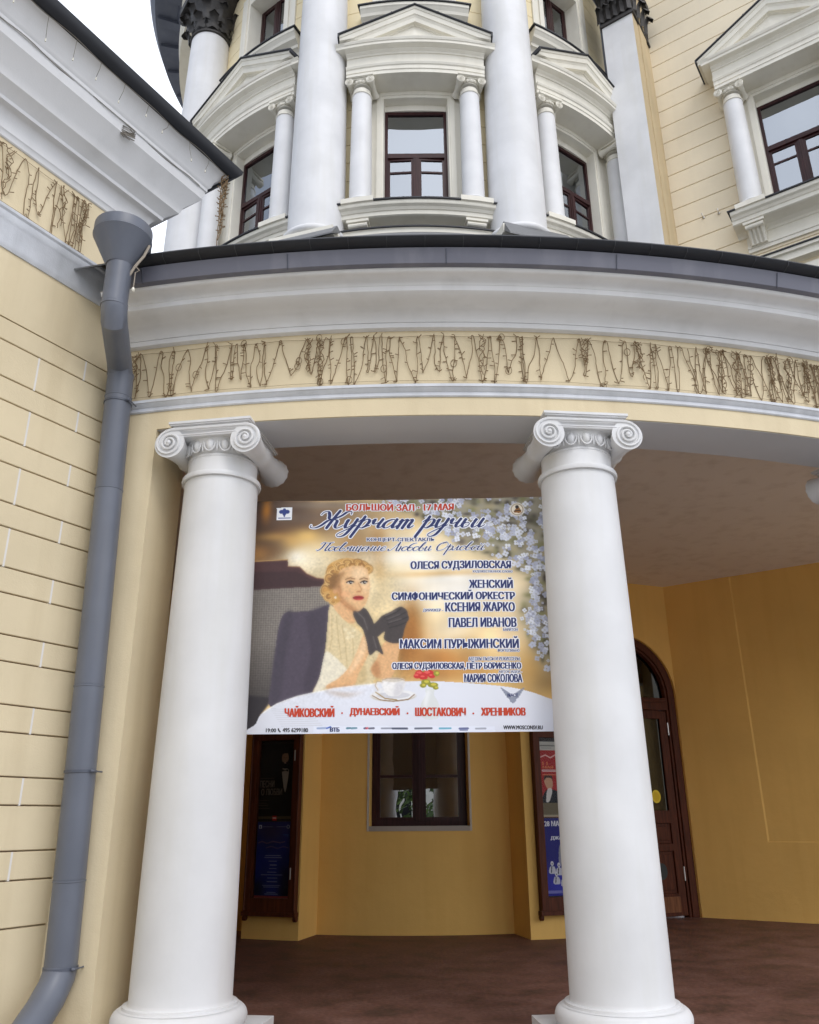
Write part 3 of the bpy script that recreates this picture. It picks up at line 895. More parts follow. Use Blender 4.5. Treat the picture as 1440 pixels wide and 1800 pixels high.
for s in (-1, 1):
    D = flat(P0 + DD * SC, DD * s, ND)
    lf = MB()
    w = HWD - .18
    for q in ((0.006, .17, .03, 3.11), (w - .14, w, .03, 3.11), (.17, w - .14, 2.98, 3.11), (.17, w - .14, 1.36, 1.55), (.17, w - .14, .03, .34), (.17, w - .14, .95, 1.06)):
        lf.boxM(q[0], q[1], -.15, -.09, q[2], q[3], D)
    for z0, z1 in ((1.06, 1.36), (.34, .95)):
        lf.boxM(.17, w - .14, -.14, -.12, z0, z1, D); lf.boxM(.22, w - .19, -.12, -.105, z0 + .05, z1 - .05, D)
    leaf = lf.build('leaf', M_wood, door, bevel=.006)
    m = MB(); m.boxM(.165, w - .135, -.125, -.118, 1.54, 2.99, D); m.build('leaf_pane', M_glass_door, door)
    m = MB(); m.boxM(.16, w - .13, -.085, -.078, .08, .30, D); m.build('kick_plate', wood('worn_kick_plate', (0.22, 0.085, 0.035), .4), door)
    m = MB()
    m.tube([D(.085, -.088, 1.28), D(.085, -.03, 1.30), D(.085, -.03, 1.62), D(.085, -.088, 1.64)], .011, 8); m.boxM(.06, .11, -.09, -.083, 1.20, 1.72, D)
    m.build('handle', M_steel, door, True)
    for z in (2.72, .52):
        m = MB(); m.lathe([(.013, 0), (.013, .20)], D(w + .004, -.08, z), n=10); m.build('hinge', M_steel, door, True)
    if s > 0:
        m = MB(); c = D(.47, -.113, 1.74)
        m.prism([(.47 + .085 * cos(b), 1.76 + .10 * sin(b)) for b in [2 * pi * i / 28 for i in range(28)]], -.117, -.114, D)
        m.prism([(.47 + .06 * cos(b), 1.76 + .072 * sin(b)) for b in [2 * pi * i / 28 for i in range(28)]], -.1138, -.113, D, 1)
        m.build('round_sticker', [M_sign_y, simple('sticker_centre', (0.75, 0.52, 0.0), .5)], door)
        m = MB(); m.prism([(.42 + .10 * cos(b), .66 + .12 * sin(b)) for b in [2 * pi * i / 20 for i in range(20)]], -.104, -.098, D)
        m.build('dark_rosette', simple('dark_rosette_metal', (.02, .028, .028), .5), door)

# ------------------------------------------------------------------ right wing
wing = thing('side_wing', 'cream straight wing right of the tower with lined walls and a pedimented window', 'building', tuple(W0 + DW * 2))
WZ = [11.0 + 0.4375 * k for k in range(25)]
uw = 2.55                                    # centre line of the wing window
m = MB()
m.mould(grooved(WZ, 5.5, 22.0, 5.0, RT, .035, .02), -0.2, uw - .67, 1, WING)
m.mould(grooved(WZ, 5.5, 11.6 + .5, 5.0, RT, .035, .02), uw - .67, uw + .67, 1, WING)
m.mould(grooved(WZ, 15.12, 22.0, 5.0, RT, .035, .02), uw - .67, uw + .67, 1, WING)
m.mould(grooved(WZ, 5.5, 22.0, 5.0, RT, .035, .02), uw + .67, 9, 1, WING)
m.build('wall', plaster('pale_peach_wing_plaster', (0.78, 0.69, 0.52), 0.9, 0.06, 0.9, 0.10, (0.66, 0.58, 0.44), 0.3), wing)
WUP = lambda u, r, z: WING(u, r, z + 0.50)
aedicule(wing, WUP, uw, lambda u: (DW, NW), 6)
m = MB()      # lower string mouldings of the wing
for z0, z1, r1 in ((10.98, 11.12, 5.74), (11.12, 11.18, 5.80), (10.55, 10.85, 5.66), (10.1, 10.35, 5.9), (10.35, 10.42, 5.96)):
    m.boxM(1.15, 9, 5.5, r1, z0, z1, WING)
m.build('string_course', M_trim, wing)
m = MB(); m.boxM(1.12, 9, 5.5, 5.83, 11.181, 11.205, WING); m.boxM(1.12, 9, 5.5, 5.99, 10.421, 10.45, WING); m.build('course_flashing', M_gutter, wing)
for u_, z_ in ((.62, 12.72), (.92, 12.68)):
    m = MB(); m.tube([WING(u_, RT - .01, z_), WING(u_, RT + .09, z_), WING(u_, RT + .10, z_ + .05)], .012, 6); m.ell(WING(u_, RT + .01, z_), Vector(DW) * .03, Vector((0, 0, .03)), Vector(NW) * .012)
    m.build('wall_hook', M_steel, wing, True)
# corner pier between tower and wing
m = MB()
PF = RT + 1.07
m.boxM(-.62, .055, 5.2, PF, 5.4, 22.0, WING)
pier = m.build('corner_pilaster', M_white, wing)
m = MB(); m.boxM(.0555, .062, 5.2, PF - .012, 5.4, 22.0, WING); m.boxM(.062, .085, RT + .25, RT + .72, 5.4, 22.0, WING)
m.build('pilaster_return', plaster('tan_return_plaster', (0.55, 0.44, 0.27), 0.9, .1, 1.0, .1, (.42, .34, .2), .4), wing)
m = MB()
m.boxM(-.66, .10, 5.3, PF + .04, 17.72, 17.80, WING); m.boxM(-.64, .08, 5.3, PF + .02, 17.80, 18.75, WING); m.boxM(-.74, .18, 5.3, PF + .14, 18.75, 18.95, WING)
for i in range(5):
    for tier in range(2):
        x = -.62 + .155 * i + tier * .07
        rows = []
        for j in range(6):
            q = j / 5; w = .085 * (1 - .3 * q)
            rr = PF + .03 + .05 * q + .12 * max(0, q - .6) / .4
            z = 17.82 + tier * .30 + .45 * (q if q < .8 else .8 - (q - .8))
            rows.append([WING(x - w, rr, z), WING(x, rr + .05, z + .02), WING(x + w, rr, z)])
        m.grid(rows)
for i in range(4):
    rows = []
    for j in range(6):
        q = j / 5; w = .10 * (1 - .3 * q); z = 17.82 + .6 * (q if q < .8 else .8 - (q - .8)); d = .09 + .05 * q + .12 * max(0, q - .6) / .4
        x = PF - .1 - .24 * i
        rows.append([WING(d, x - w, z), WING(d + .05, x, z + .02), WING(d, x + w, z)])
    m.grid(rows)
m.build('pilaster_capital', M_bronze, wing, True)
# ground floor of the wing inside the porch, with a shallow blind panel
m = MB()
m.boxM(0, 1.12, -.3, 0, 0, 5.25, GW); m.boxM(1.12, 9, -.3, 0, 0, 1.08, GW)
m.boxM(1.145, 9, -.3, -.011, 1.098, 5.25, GW)
m.add([GW(1.12, 0, 1.08), GW(1.145, -.011, 1.098), GW(1.145, -.011, 5.25), GW(1.12, 0, 5.25), GW(9, 0, 1.08), GW(9, -.011, 1.098)], [(0, 1, 2, 3), (0, 4, 5, 1)])
m.build('porch_wall', M_yel_in, wing)

# closing wall on the far left side of the porch, mirrored
LW = Vector((-.8243, -.5662, 0)); LN = Vector((.5662, -.8243, 0))
PL = Vector((2 * CX - P0.x, P0.y, 0))
m = MB(); m.boxM(-1.5, 9, -.3, 0, 0, 5.25, flat(PL, LW, LN)); m.build('porch_wall', M_yel_in, tower)

# ------------------------------------------------------------------ drainpipe in the corner
pipe = thing('drainpipe', 'slate grey drainpipe with a wide funnel head, in the corner left of the porch', 'drainpipe', (-2.36, 6.05, 0))
V = Vector
K_ = .950                                   # the head stands off the wall so as to clear the eaves
sc_ = lambda p: V((p[0] * K_, p[1] * K_, (p[2] - EYE) * K_ + EYE))
zk = lambda z: (z - EYE) * K_ + EYE
top = V((-2.425 * K_, 5.72 * K_, 0))
m = MB()
m.lathe([(r * K_, zk(z)) for r, z in ((.220, 6.160), (.228, 6.165), (.236, 6.17), (.238, 6.155), (.236, 6.075), (.242, 6.068), (.236, 6.058), (.112, 5.80), (.108, 5.79))], tuple(top), n=48)
m.build('funnel', M_pipe, pipe, True)
m = MB(); m.lathe([(r * K_, zk(z)) for r, z in ((.103, 5.80), (.103, 5.40), (.109, 5.395), (.109, 5.385), (.10, 5.38))], (-2.418 * K_, 5.72 * K_, 0), n=40); m.build('neck', M_pipe, pipe, True)
m = MB(); m.tube([sc_((-2.416, 5.72, 5.42)), sc_((-2.414, 5.722, 5.36)), sc_((-2.412, 5.75, 5.27)), V((-2.40, 5.94, 5.00)), V((-2.407, 6.01, 4.92)), V((-2.407, 6.02, 4.86))], .100, 36)
m.build('offset_bend', M_pipe, pipe, True)
P1 = V((-2.408, 6.02, 4.92)); P2 = V((-2.315, 6.10, .50))
def onp(z):
    t = (P1.z - z) / (P1.z - P2.z); return P1.lerp(P2, t)
zs = [4.93, 4.72, 3.9, 2.36, 1.06, .52]
for a, b in zip(zs[:-1], zs[1:]):
    d = (onp(b) - onp(a)); L_ = d.length
    m = MB(); m.lathe([(.1, 0), (.1085, .002), (.1085, .012), (.105, .016), (.105, L_ - .01), (.1035, L_)], onp(a), d, 40); m.build('pipe_length', M_pipe, pipe, True)
m = MB()
pts = []
for i in range(9):
    q = i / 8
    pts.append(V((-2.315 - .10 * q ** 1.6, 6.10 - .42 * q ** 1.6, .53 - .42 * q)))
m.tube(pts, [.104 + (.003 if i % 2 else 0) for i in range(9)], 36); m.build('elbow', M_pipe, pipe, True)
for z in (4.66, 1.76, .53):
    c = onp(z); m = MB()
    m.lathe([(.105, -.009), (.111, -.009), (.111, .009), (.105, .009)], c, P2 - P1, 40, cap=False)
    m.tube([c + V((.10, -.06, 0)), c + V((.12, -.045, .0)), c + V((.135, .05, .0))], .006, 6)
    m.tube([c + V((.10, -.07, 0)), c + V((.122, -.065, 0))], .011, 8)
    m.build('clamp', M_slate, pipe)
m = MB()
e0 = V(ring(PE + .002, 12.40, 5.70)); e1 = top + V((.14, .16, zk(6.10)))
for off in (0,):
    dz = V((0, 0, .10)); dn = V((.02, .06, 0))
    vs = [e0, e1, e1 + dz, e0 + dz * .6, e0 + dn, e1 + dn, e1 + dn + dz, e0 + dn + dz * .6]
    m.add(vs, [(0, 1, 2, 3), (4, 5, 6, 7), (0, 1, 5, 4), (3, 2, 6, 7), (0, 3, 7, 4), (1, 2, 6, 5)])
m.build('chute', M_gutter, pipe)
# ------------------------------------------------------------------ light strings
def twigs(m, p, d, nrm, r, k=1):
    for _ in range(k):
        q = d.cross(nrm).normalized() * rnd.choice((-1, 1)) + d * rnd.uniform(-.6, .6) + nrm * rnd.uniform(0.1, .6)
        q.normalize(); L_ = rnd.uniform(.018, .042)
        m.tube([p, p + q * L_], [r * .9, r * 1.25], 4)
def garland(m, F, u0, u1, zlo, zhi, rw=.0032, tangle=(), dens=1.0):
    """zigzag of icicle strings between a top and a bottom line; F(u, out, z)"""
    n = int((u1 - u0) / .05)
    zt = lambda u: zhi - .012 * abs(sin(u * 5.1)) - .01 * rnd.random(); zb = lambda u: zlo + .006 * abs(sin(u * 4.3))
    m.tube([V(F(u0 + (u1 - u0) * i / n, .014, zhi - .012 * abs(sin((u0 + (u1 - u0) * i / n) * 5.1)))) for i in range(n + 1)], rw * .55, 4)
    m.tube([V(F(u0 + (u1 - u0) * i / n, .014, zlo + .006 * abs(sin((u0 + (u1 - u0) * i / n) * 4.3)))) for i in range(n + 1)], rw * .45, 4)
    nrm = (V(F(u0, 1, zlo)) - V(F(u0, 0, zlo))).normalized()
    cp = []; u = u0 + .05; down = True
    while u < u1 - .03:
        du = rnd.choice((.006, .015, .03, .05, .08, .11)) * rnd.uniform(.7, 1.2) / dens
        za = zt(u) if down else zb(u) + rnd.choice((0, 0, .01, .03, .09)); ze_ = zb(u + du) if down else zt(u + du)
        w = rnd.choice((.004, .008, .016, .022))
        cp.append((u - w * .5, za)); cp.append((u + w * .5, za + rnd.uniform(-.008, .004)))
        for q in (.3, .62):
            cp.append((u + w * .5 + du * q + rnd.gauss(0, .010), za + (ze_ - za) * (q + rnd.uniform(-.06, .06))))
        u += du + w; down = not down
    seg = []
    for i in range(1, len(cp) - 2):
        p0, p1, p2, p3 = cp[i - 1], cp[i], cp[i + 1], cp[i + 2]
        for k in range(4):
            t = k / 4
            q = [.5 * (2 * p1[j] + (p2[j] - p0[j]) * t + (2 * p0[j] - 5 * p1[j] + 4 * p2[j] - p3[j]) * t * t + (3 * p1[j] - p0[j] - 3 * p2[j] + p3[j]) * t ** 3) for j in (0, 1)]
            seg.append(V(F(q[0] + rnd.gauss(0, .0015), .014 + .010 * sin(i * 1.7 + t), q[1])))
    m.tube(seg, rw, 5)
    for i in range(2, len(seg) - 2):
        if rnd.random() < .27: twigs(m, seg[i], (seg[i + 1] - seg[i - 1]).normalized(), nrm, rw)
        if rnd.random() < .012:
            c = seg[i]; m.tube([c + (V(F(u0 + .025 * cos(t_), .018, zlo + .035 * sin(t_))) - V(F(u0, .014, zlo))) for t_ in [2 * pi * k / 10 for k in range(10)]], rw * .9, 4, closed=True)
    for c in tangle:
        for _ in range(3):
            a = rnd.uniform(0, 6)
            h = rnd.uniform(.5, 1)
            seg = [V(F(c + .03 * sin(a + i * .8) * (1 - .5 * i / 12) + rnd.uniform(-.012, .012), .02 + .02 * rnd.random(), zhi - (zhi - zlo) * i / 12 * h)) for i in range(13)]
            m.tube(seg, rw, 5)
            for i in range(1, 12):
                if rnd.random() < .25: twigs(m, seg[i], (seg[i + 1] - seg[i - 1]).normalized(), nrm, rw)
m = MB()
R_F = 11.79
PF_ = lambda u, o, z: ring(u / R_F, R_F + o, z)
garland(m, PF_, R_F * radians(-12.6), R_F * radians(17.5), 4.775, 5.205, tangle=[R_F * radians(a) for a in (-12.3, -4.9, -4.4, 2.1, 6.3, 8.6, 12.2, 12.9)])
garland(m, PF_, R_F * radians(10.5), R_F * radians(22), 4.775, 5.205, dens=1.25, tangle=[R_F * radians(a) for a in (14.6, 15.4, 16.4, 17.6, 19)])
m.tube([V(PF_(R_F * radians(-12.95), .02, 5.06)), V(PF_(R_F * radians(-12.8), .03, 4.98)), V(PF_(R_F * radians(-12.7), .02, 4.86)), V(PF_(R_F * radians(-12.4), .02, 4.79))], .006, 6)
tag(m.build('string_lights', M_wire), 'long brown zigzag string of lights along the curved porch frieze', 'string lights')
m = MB()
LF = lambda u, o, z: LEFT(u, o, z)
garland(m, LF, -5.5, -.53, 5.93, 6.44, dens=1.15, tangle=[-.60, -.80, -1.3])
tag(m.build('string_lights', M_wire), 'tangled brown light string on the left annex frieze, under its deep cornice', 'string lights')
# clear strand along the big left cornice with hanging bulbs
m = MB()
pts = []
u = -6.0
while u < .50:
    pts.append(V(LEFT(u, .548 + .008 * sin(u * 9), 7.345 + .006 * sin(u * 13)))); u += .05
m.tube(pts, .004, 5)
pts2 = [V(LEFT(uu, .398 + .01 * sin(uu * 7), 7.125 + .008 * sin(uu * 11))) for uu in [-6 + .06 * i for i in range(106)]]
m.tube(pts2, .003, 5)
for i in range(0, len(pts) - 1, 5):
    p = pts[i]; L_ = rnd.uniform(.05, .22)
    sw = EN * rnd.uniform(-.06, .02) + EL * rnd.uniform(-.04, .04)
    e = p + V((0, 0, -L_)) + sw
    m.tube([p, p + V((0, 0, -L_ * .5)) + sw * .2, e], .0022, 4)
    m.tube([e, e + V((0, 0, -.03))], [.004, .006], 5, 1)
for c in (-.55, -1.9):
    for _ in range(9):
        b = rnd.uniform(0, 6)
        m.tube([V(LEFT(c + .06 * sin(b + i * 1.3), .40 + .03 * cos(b + i), 7.10 - .012 * i)) for i in range(9)], .0028, 4)
tag(m.build('string_lights', [simple('grey_cable', (.20, .18, .15), .6), M_bulb]), 'thin strand with clear drop bulbs along the edge of the left annex cornice', 'string lights')
# bundle hanging from the corner of the left cornice
m = MB()
hp = C0 + EL * .50 + EN * .52 + V((0, 0, 7.36))
for k in range(8):
    b = rnd.uniform(0, 6); H = rnd.uniform(.35, .95)
    seg = [hp + V((.035 * sin(b + i * .9) * (1 - i / 18) - .01 * i / 14, .02 * cos(b + i * .8), -H * i / 14)) for i in range(15)]
    m.tube(seg, .0042, 5)
    for i in range(2, 14):
        if rnd.random() < .6: twigs(m, seg[i], (seg[i + 1] - seg[i - 1]).normalized() if i < 14 else V((0, 0, -1)), V((0, -1, 0)), .0036)
m.tube([hp + EL * .06 + V((0, 0, .02)), hp + V((0, 0, .0)), hp - EL * .02 + V((0, 0, -.03))], .006, 5)
tag(m.build('string_lights', M_wire), 'bunched brown light string hanging down from the corner of the left cornice', 'string lights')
m = MB()
q0 = V(ring(radians(-10.6), 12.43, 5.74))
m.tube([q0 + V((.02, -.02, .05)), q0 + V((-.01, -.03, -.06)), q0 + V((-.06, -.05, -.17)), q0 + V((-.10, -.05, -.26)), q0 + V((-.13, -.04, -.30))], .011, 6)
m.tube([q0 + V((-.06, -.05, -.17)), q0 + V((-.02, -.06, -.22)), q0 + V((-.05, -.06, -.24)), q0 + V((-.05, -.06, -.38))], .004, 5)
m.ell(q0 + V((-.05, -.06, -.40)), V((.014, 0, 0)), V((0, .014, 0)), V((0, 0, .022)), 8, 6, 1)
tag(m.build('cable_end', [simple('pale_taped_cable', (.36, .31, .25), .7), M_bulb]), 'pale knotted cable end with one bulb dangling beside the funnel', 'cable')

# ------------------------------------------------------------------ printed things: a small painter that fills a colour grid
import numpy as np
nprnd = np.random.RandomState(11)
def lin(c):
    c = np.clip(np.asarray(c, float), 0, 1)
    return np.where(c <= 0.04045, c / 12.92, ((c + 0.055) / 1.055) ** 2.4)
def smooth_poly(pts, n=5):
    pts = np.array(pts, float); N = len(pts); out = []
    for i in range(N):
        p0, p1, p2, p3 = pts[i - 1], pts[i], pts[(i + 1) % N], pts[(i + 2) % N]
        for k in range(n):
            t = k / n
            out.append(.5 * ((2 * p1) + (-p0 + p2) * t + (2 * p0 - 5 * p1 + 4 * p2 - p3) * t * t + (-p0 + 3 * p1 - 3 * p2 + p3) * t ** 3))
    return np.array(out)
def blur(a, k):
    if k < 1: return a
    for ax in (0, 1):
        for _ in range(2):
            p = np.pad(a, [(k, k) if i == ax else (0, 0) for i in range(a.ndim)], mode='edge')
            c = np.cumsum(p, axis=ax); c = np.concatenate([np.zeros_like(np.take(c, [0], ax)), c], ax)
            n = 2 * k + 1
            a = (np.take(c, range(n, c.shape[ax]), ax) - np.take(c, range(0, c.shape[ax] - n), ax)) / n
    return a
class Paint:
    """canvas of w x h samples; drawing units X 0..W (right), Y 0..H (down); colours 0..255 as printed"""
    def __init__(s, nx, ny, W, H, col):
        s.nx, s.ny, s.W, s.H = nx, ny, W, H
        s.a = np.ones((ny, nx, 3)) * np.array(col) / 255.
        s.X, s.Y = np.meshgrid(np.linspace(0, W, nx), np.linspace(0, H, ny))
    def mix(s, m, col):
        m = np.clip(m, 0, 1)[..., None]
        s.a = s.a * (1 - m) + m * (np.array(col) / 255. if not isinstance(col, np.ndarray) or col.ndim == 1 else col)
    def blob(s, x, y, rx, ry, col, al=1.0, p=1.0):
        d = ((s.X - x) / rx) ** 2 + ((s.Y - y) / ry) ** 2
        s.mix(al * np.exp(-d ** p), col)
    def mask(s, pts, smooth=True):
        p = smooth_poly(pts) if smooth else np.array(pts, float)
        m = np.zeros(s.X.shape, bool)
        x0, y0 = p.min(0); x1, y1 = p.max(0)
        jj = np.where((s.X[0] >= x0) & (s.X[0] <= x1))[0]; ii = np.where((s.Y[:, 0] >= y0) & (s.Y[:, 0] <= y1))[0]
        if not len(ii) or not len(jj): return m.astype(float)
        sl = np.s_[ii[0]:ii[-1] + 1, jj[0]:jj[-1] + 1]
        X, Y = s.X[sl], s.Y[sl]; r = np.zeros(X.shape, bool)
        for (ax, ay), (bx, by) in zip(p, np.roll(p, -1, 0)):
            if ay == by: continue
            c = ((ay > Y) != (by > Y)) & (X < (bx - ax) * (Y - ay) / (by - ay) + ax)
            r ^= c
        m[sl] = r
        return m.astype(float)
    def poly(s, pts, col, smooth=True, soft=0, al=1.0):
        m = s.mask(pts, smooth)
        if soft: m = blur(m, soft)
        s.mix(m * al, col); return m
    def ell(s, x, y, rx, ry, col, al=1.0, rot=0.0):
        c, n = cos(rot), sin(rot)
        u = (s.X - x) * c + (s.Y - y) * n; v = -(s.X - x) * n + (s.Y - y) * c
        d = (u / rx) ** 2 + (v / ry) ** 2
        s.mix(np.clip((1.15 - d) / .3, 0, 1) * al, col)
    def line(s, pts, w, col, al=1.0):
        m = np.zeros(s.X.shape)
        for (ax, ay), (bx, by) in zip(pts[:-1], pts[1:]):
            L2 = (bx - ax) ** 2 + (by - ay) ** 2 + 1e-9
            t = np.clip(((s.X - ax) * (bx - ax) + (s.Y - ay) * (by - ay)) / L2, 0, 1)
            d = np.hypot(s.X - ax - t * (bx - ax), s.Y - ay - t * (by - ay))
            m = np.maximum(m, np.clip((w / 2 + 1.2 - d) / 1.6, 0, 1))
        s.mix(m * al, col)

def printed(name, paint, F, mat, extra=None, thick=0.004, mats=()):
    """sheet whose front carries the colours of `paint`; F(s,t,d): s,t 0..1 over the sheet, d towards the viewer"""
    nx, ny = paint.nx, paint.ny
    v = [F(i / (nx - 1), 1 - j / (ny - 1), 0) for j in range(ny) for i in range(nx)]
    f = [(j * nx + i, j * nx + i + 1, (j + 1) * nx + i + 1, (j + 1) * nx + i) for j in range(ny - 1) for i in range(nx - 1)]
    mi = [0] * len(f)
    o = len(v)
    KX, KY = 36, 20
    v += [F(i / KX, 1 - j / KY, -thick) for j in range(KY + 1) for i in range(KX + 1)]
    fb = [(o + j * (KX + 1) + i, o + j * (KX + 1) + i + 1, o + (j + 1) * (KX + 1) + i + 1, o + (j + 1) * (KX + 1) + i) for j in range(KY) for i in range(KX)]
    f += fb; mi += [1] * len(fb)
    if extra:
        for vs, fs, k in extra:
            o = len(v); v += vs; f += [tuple(i + o for i in q) for q in fs]; mi += [k] * len(fs)
    me = bpy.data.meshes.new(name)
    me.from_pydata([tuple(p) for p in v], [], f)
    me.materials.append(mat); me.materials.append(M_back)
    for q in mats: me.materials.append(q)
    me.polygons.foreach_set('material_index', mi)
    at = me.color_attributes.new('print', 'FLOAT_COLOR', 'POINT')
    buf = np.ones((len(v), 4)); buf[:nx * ny, :3] = lin(paint.a.reshape(-1, 3))
    at.data.foreach_set('color', buf.ravel())
    me.update()
    ob = bpy.data.objects.new(name, me); COL.objects.link(ob)
    return ob
M_back = simple('sheet_back', (.45, .45, .45), .8)
def print_mat(name, rough, gain=1.0):
    m, n, b = nmat(name)
    a = n.nodes.new('ShaderNodeVertexColor'); a.layer_name = 'print'
    n.links.new(a.outputs['Color'], b.inputs['Base Color'])
    b.inputs['Roughness'].default_value = rough
    return m
M_banner = print_mat('printed_vinyl', 0.55)
M_poster = print_mat('printed_poster_paper', 0.8)

LAYER = [0]
def text_mesh(body, x0, x1, y0, y1, bold=0.0, halo=0.0, F=None, d=0.0, mat=2):
    """letters fitted into the box x0..x1, y0..y1 of the sheet (y down); bold and halo are widths in sheet units:
    the letter is laid down several times, a little shifted, each a hair above the last"""
    cu = bpy.data.curves.new('lettering', 'FONT'); cu.body = body; cu.resolution_u = 2
    ob = bpy.data.objects.new('lettering', cu); COL.objects.link(ob)
    dg = bpy.context.evaluated_depsgraph_get()
    me = bpy.data.meshes.new_from_object(ob.evaluated_get(dg))
    vs = [tuple(v.co) for v in me.vertices]; fs = [tuple(p.vertices) for p in me.polygons]
    bpy.data.objects.remove(ob); bpy.data.meshes.remove(me); bpy.data.curves.remove(cu)
    ax, bx = min(v[0] for v in vs), max(v[0] for v in vs); ay, by = min(v[1] for v in vs), max(v[1] for v in vs)
    kx, ky = (x1 - x0 - bold) / (bx - ax), (y1 - y0) / (by - ay)
    if halo: sh = [(halo * cos(t) + (bold / 2) * (1 if cos(t) > 0 else -1), halo * sin(t)) for t in [2 * pi * i / 8 + .2 for i in range(8)]]
    else: sh = [(-bold / 2, 0), (-bold / 6, 0), (bold / 6, 0), (bold / 2, 0)] if bold else [(0, 0)]
    V_, F_ = [], []
    for k, (dx, dy) in enumerate(sh):
        o = len(V_); dd = d + k * .00006
        V_ += [F(x0 + bold / 2 + (v[0] - ax) * kx + dx, y1 - (v[1] - ay) * ky + dy, dd) for v in vs]
        F_ += [tuple(i + o for i in q) for q in fs]
    return V_, F_, mat

# ------------------------------------------------------------------ the banner between the two columns
BW, BH = 1340.0, 1050.0
ba, bb = Vector((CX + 11.35 * sin(radians(-8.67)), CY - 11.35 * cos(radians(-8.67)), 0)), Vector((CX + 11.35 * sin(radians(6)), CY - 11.35 * cos(radians(6)), 0))
BT = (bb - ba).normalized(); BN = Vector((BT.y, -BT.x, 0))
BU0, BU1, BZ0, BZ1 = 0.212, 2.690, 2.045, 3.957
def BF(s, t, d):
    return ba + BT * (BU0 + (BU1 - BU0) * s) + BN * (d + .006 * sin(s * 9 + 1) * sin(t * 3.0) + .004 * sin(s * 23 + t * 5)) + Vector((0, 0, BZ0 + (BZ1 - BZ0) * t - .006 * (1 - abs(2 * s - 1)) * t))
def cv(zx, zy):
    """sheet position of a point measured on the print"""
    yt = 60 - 17 * (zx - 58) / 1304; yb = 1106 - 16 * (zx - 14) / 1382
    v = (zy - yt) / (yb - yt)
    xl = 58 - 44 * v; xr = 1362 + 34 * v
    return (zx - xl) / (xr - xl) * BW, v * BH
def BP(zx, zy, d):
    x, y = cv(zx, zy)
    return tuple(BF(x / BW, 1 - y / BH, d))
C = lambda *p: [cv(*q) for q in p]
pt = Paint(560, 440, BW, BH, (226, 192, 128))
def blob(x, y, rx, ry, col, al=1.0, p=1.0): pt.blob(*cv(x, y), rx, ry, col, al, p)
for a in ((720, 420, 400, 190, (244, 226, 184), .9), (980, 480, 240, 90, (252, 248, 240), .9), (640, 470, 60, 160, (240, 214, 160), .8), (760, 250, 240, 60, (238, 222, 190), .7),
          (80, 150, 170, 280, (36, 22, 14), 1), (200, 110, 190, 100, (58, 38, 28), .95), (300, 180, 150, 60, (92, 62, 40), .9), (420, 120, 160, 50, (110, 84, 62), .9), (500, 270, 60, 70, (130, 88, 46), .7), (610, 260, 40, 110, (142, 96, 48), .7), (118, 100, 22, 60, (176, 104, 22), .9), (270, 140, 120, 30, (104, 82, 64), .8), (380, 78, 200, 18, (120, 104, 88), .8), (170, 215, 90, 30, (84, 54, 30), .9),
          (150, 235, 70, 22, (176, 130, 62), .8), (300, 232, 70, 40, (224, 178, 92), .9), (230, 262, 50, 40, (214, 160, 76), .8), (140, 305, 80, 50, (92, 58, 26), .9), (90, 320, 40, 40, (140, 92, 40), .7),
          (300, 350, 110, 70, (242, 226, 188), 1), (255, 330, 40, 30, (248, 238, 214), .9), (520, 240, 120, 60, (150, 112, 66), .6), (600, 150, 150, 60, (170, 140, 100), .6), (620, 330, 26, 90, (196, 144, 70), .6),
          (760, 330, 160, 40, (250, 244, 228), .9), (900, 410, 200, 16, (206, 150, 70), .7), (940, 430, 150, 22, (250, 246, 236), .8), (760, 640, 40, 120, (166, 104, 38), .95), (725, 720, 40, 140, (140, 84, 28), .8),
          (860, 760, 120, 50, (178, 112, 44), .9), (840, 690, 60, 60, (232, 196, 140), .8), (950, 660, 110, 70, (244, 226, 192), .8), (1010, 760, 60, 60, (214, 160, 88), .8), (1090, 700, 90, 60, (236, 206, 150), .7),
          (880, 850, 160, 40, (168, 110, 50), .9), (1050, 850, 170, 40, (196, 142, 72), .8), (1280, 830, 150, 160, (196, 146, 70), 1), (760, 700, 60, 100, (150, 88, 28), .8), (880, 800, 130, 40, (170, 100, 34), .7), (1180, 640, 80, 160, (232, 208, 170), .7), (1330, 900, 90, 80, (176, 140, 84), .6)):
    blob(*a)
# soft grain so that the ground of the print is not flat
g1 = blur(nprnd.rand(440, 560), 14); g1 = (g1 - g1.mean()) / g1.std()
pt.a *= (1 + .05 * g1)[..., None]
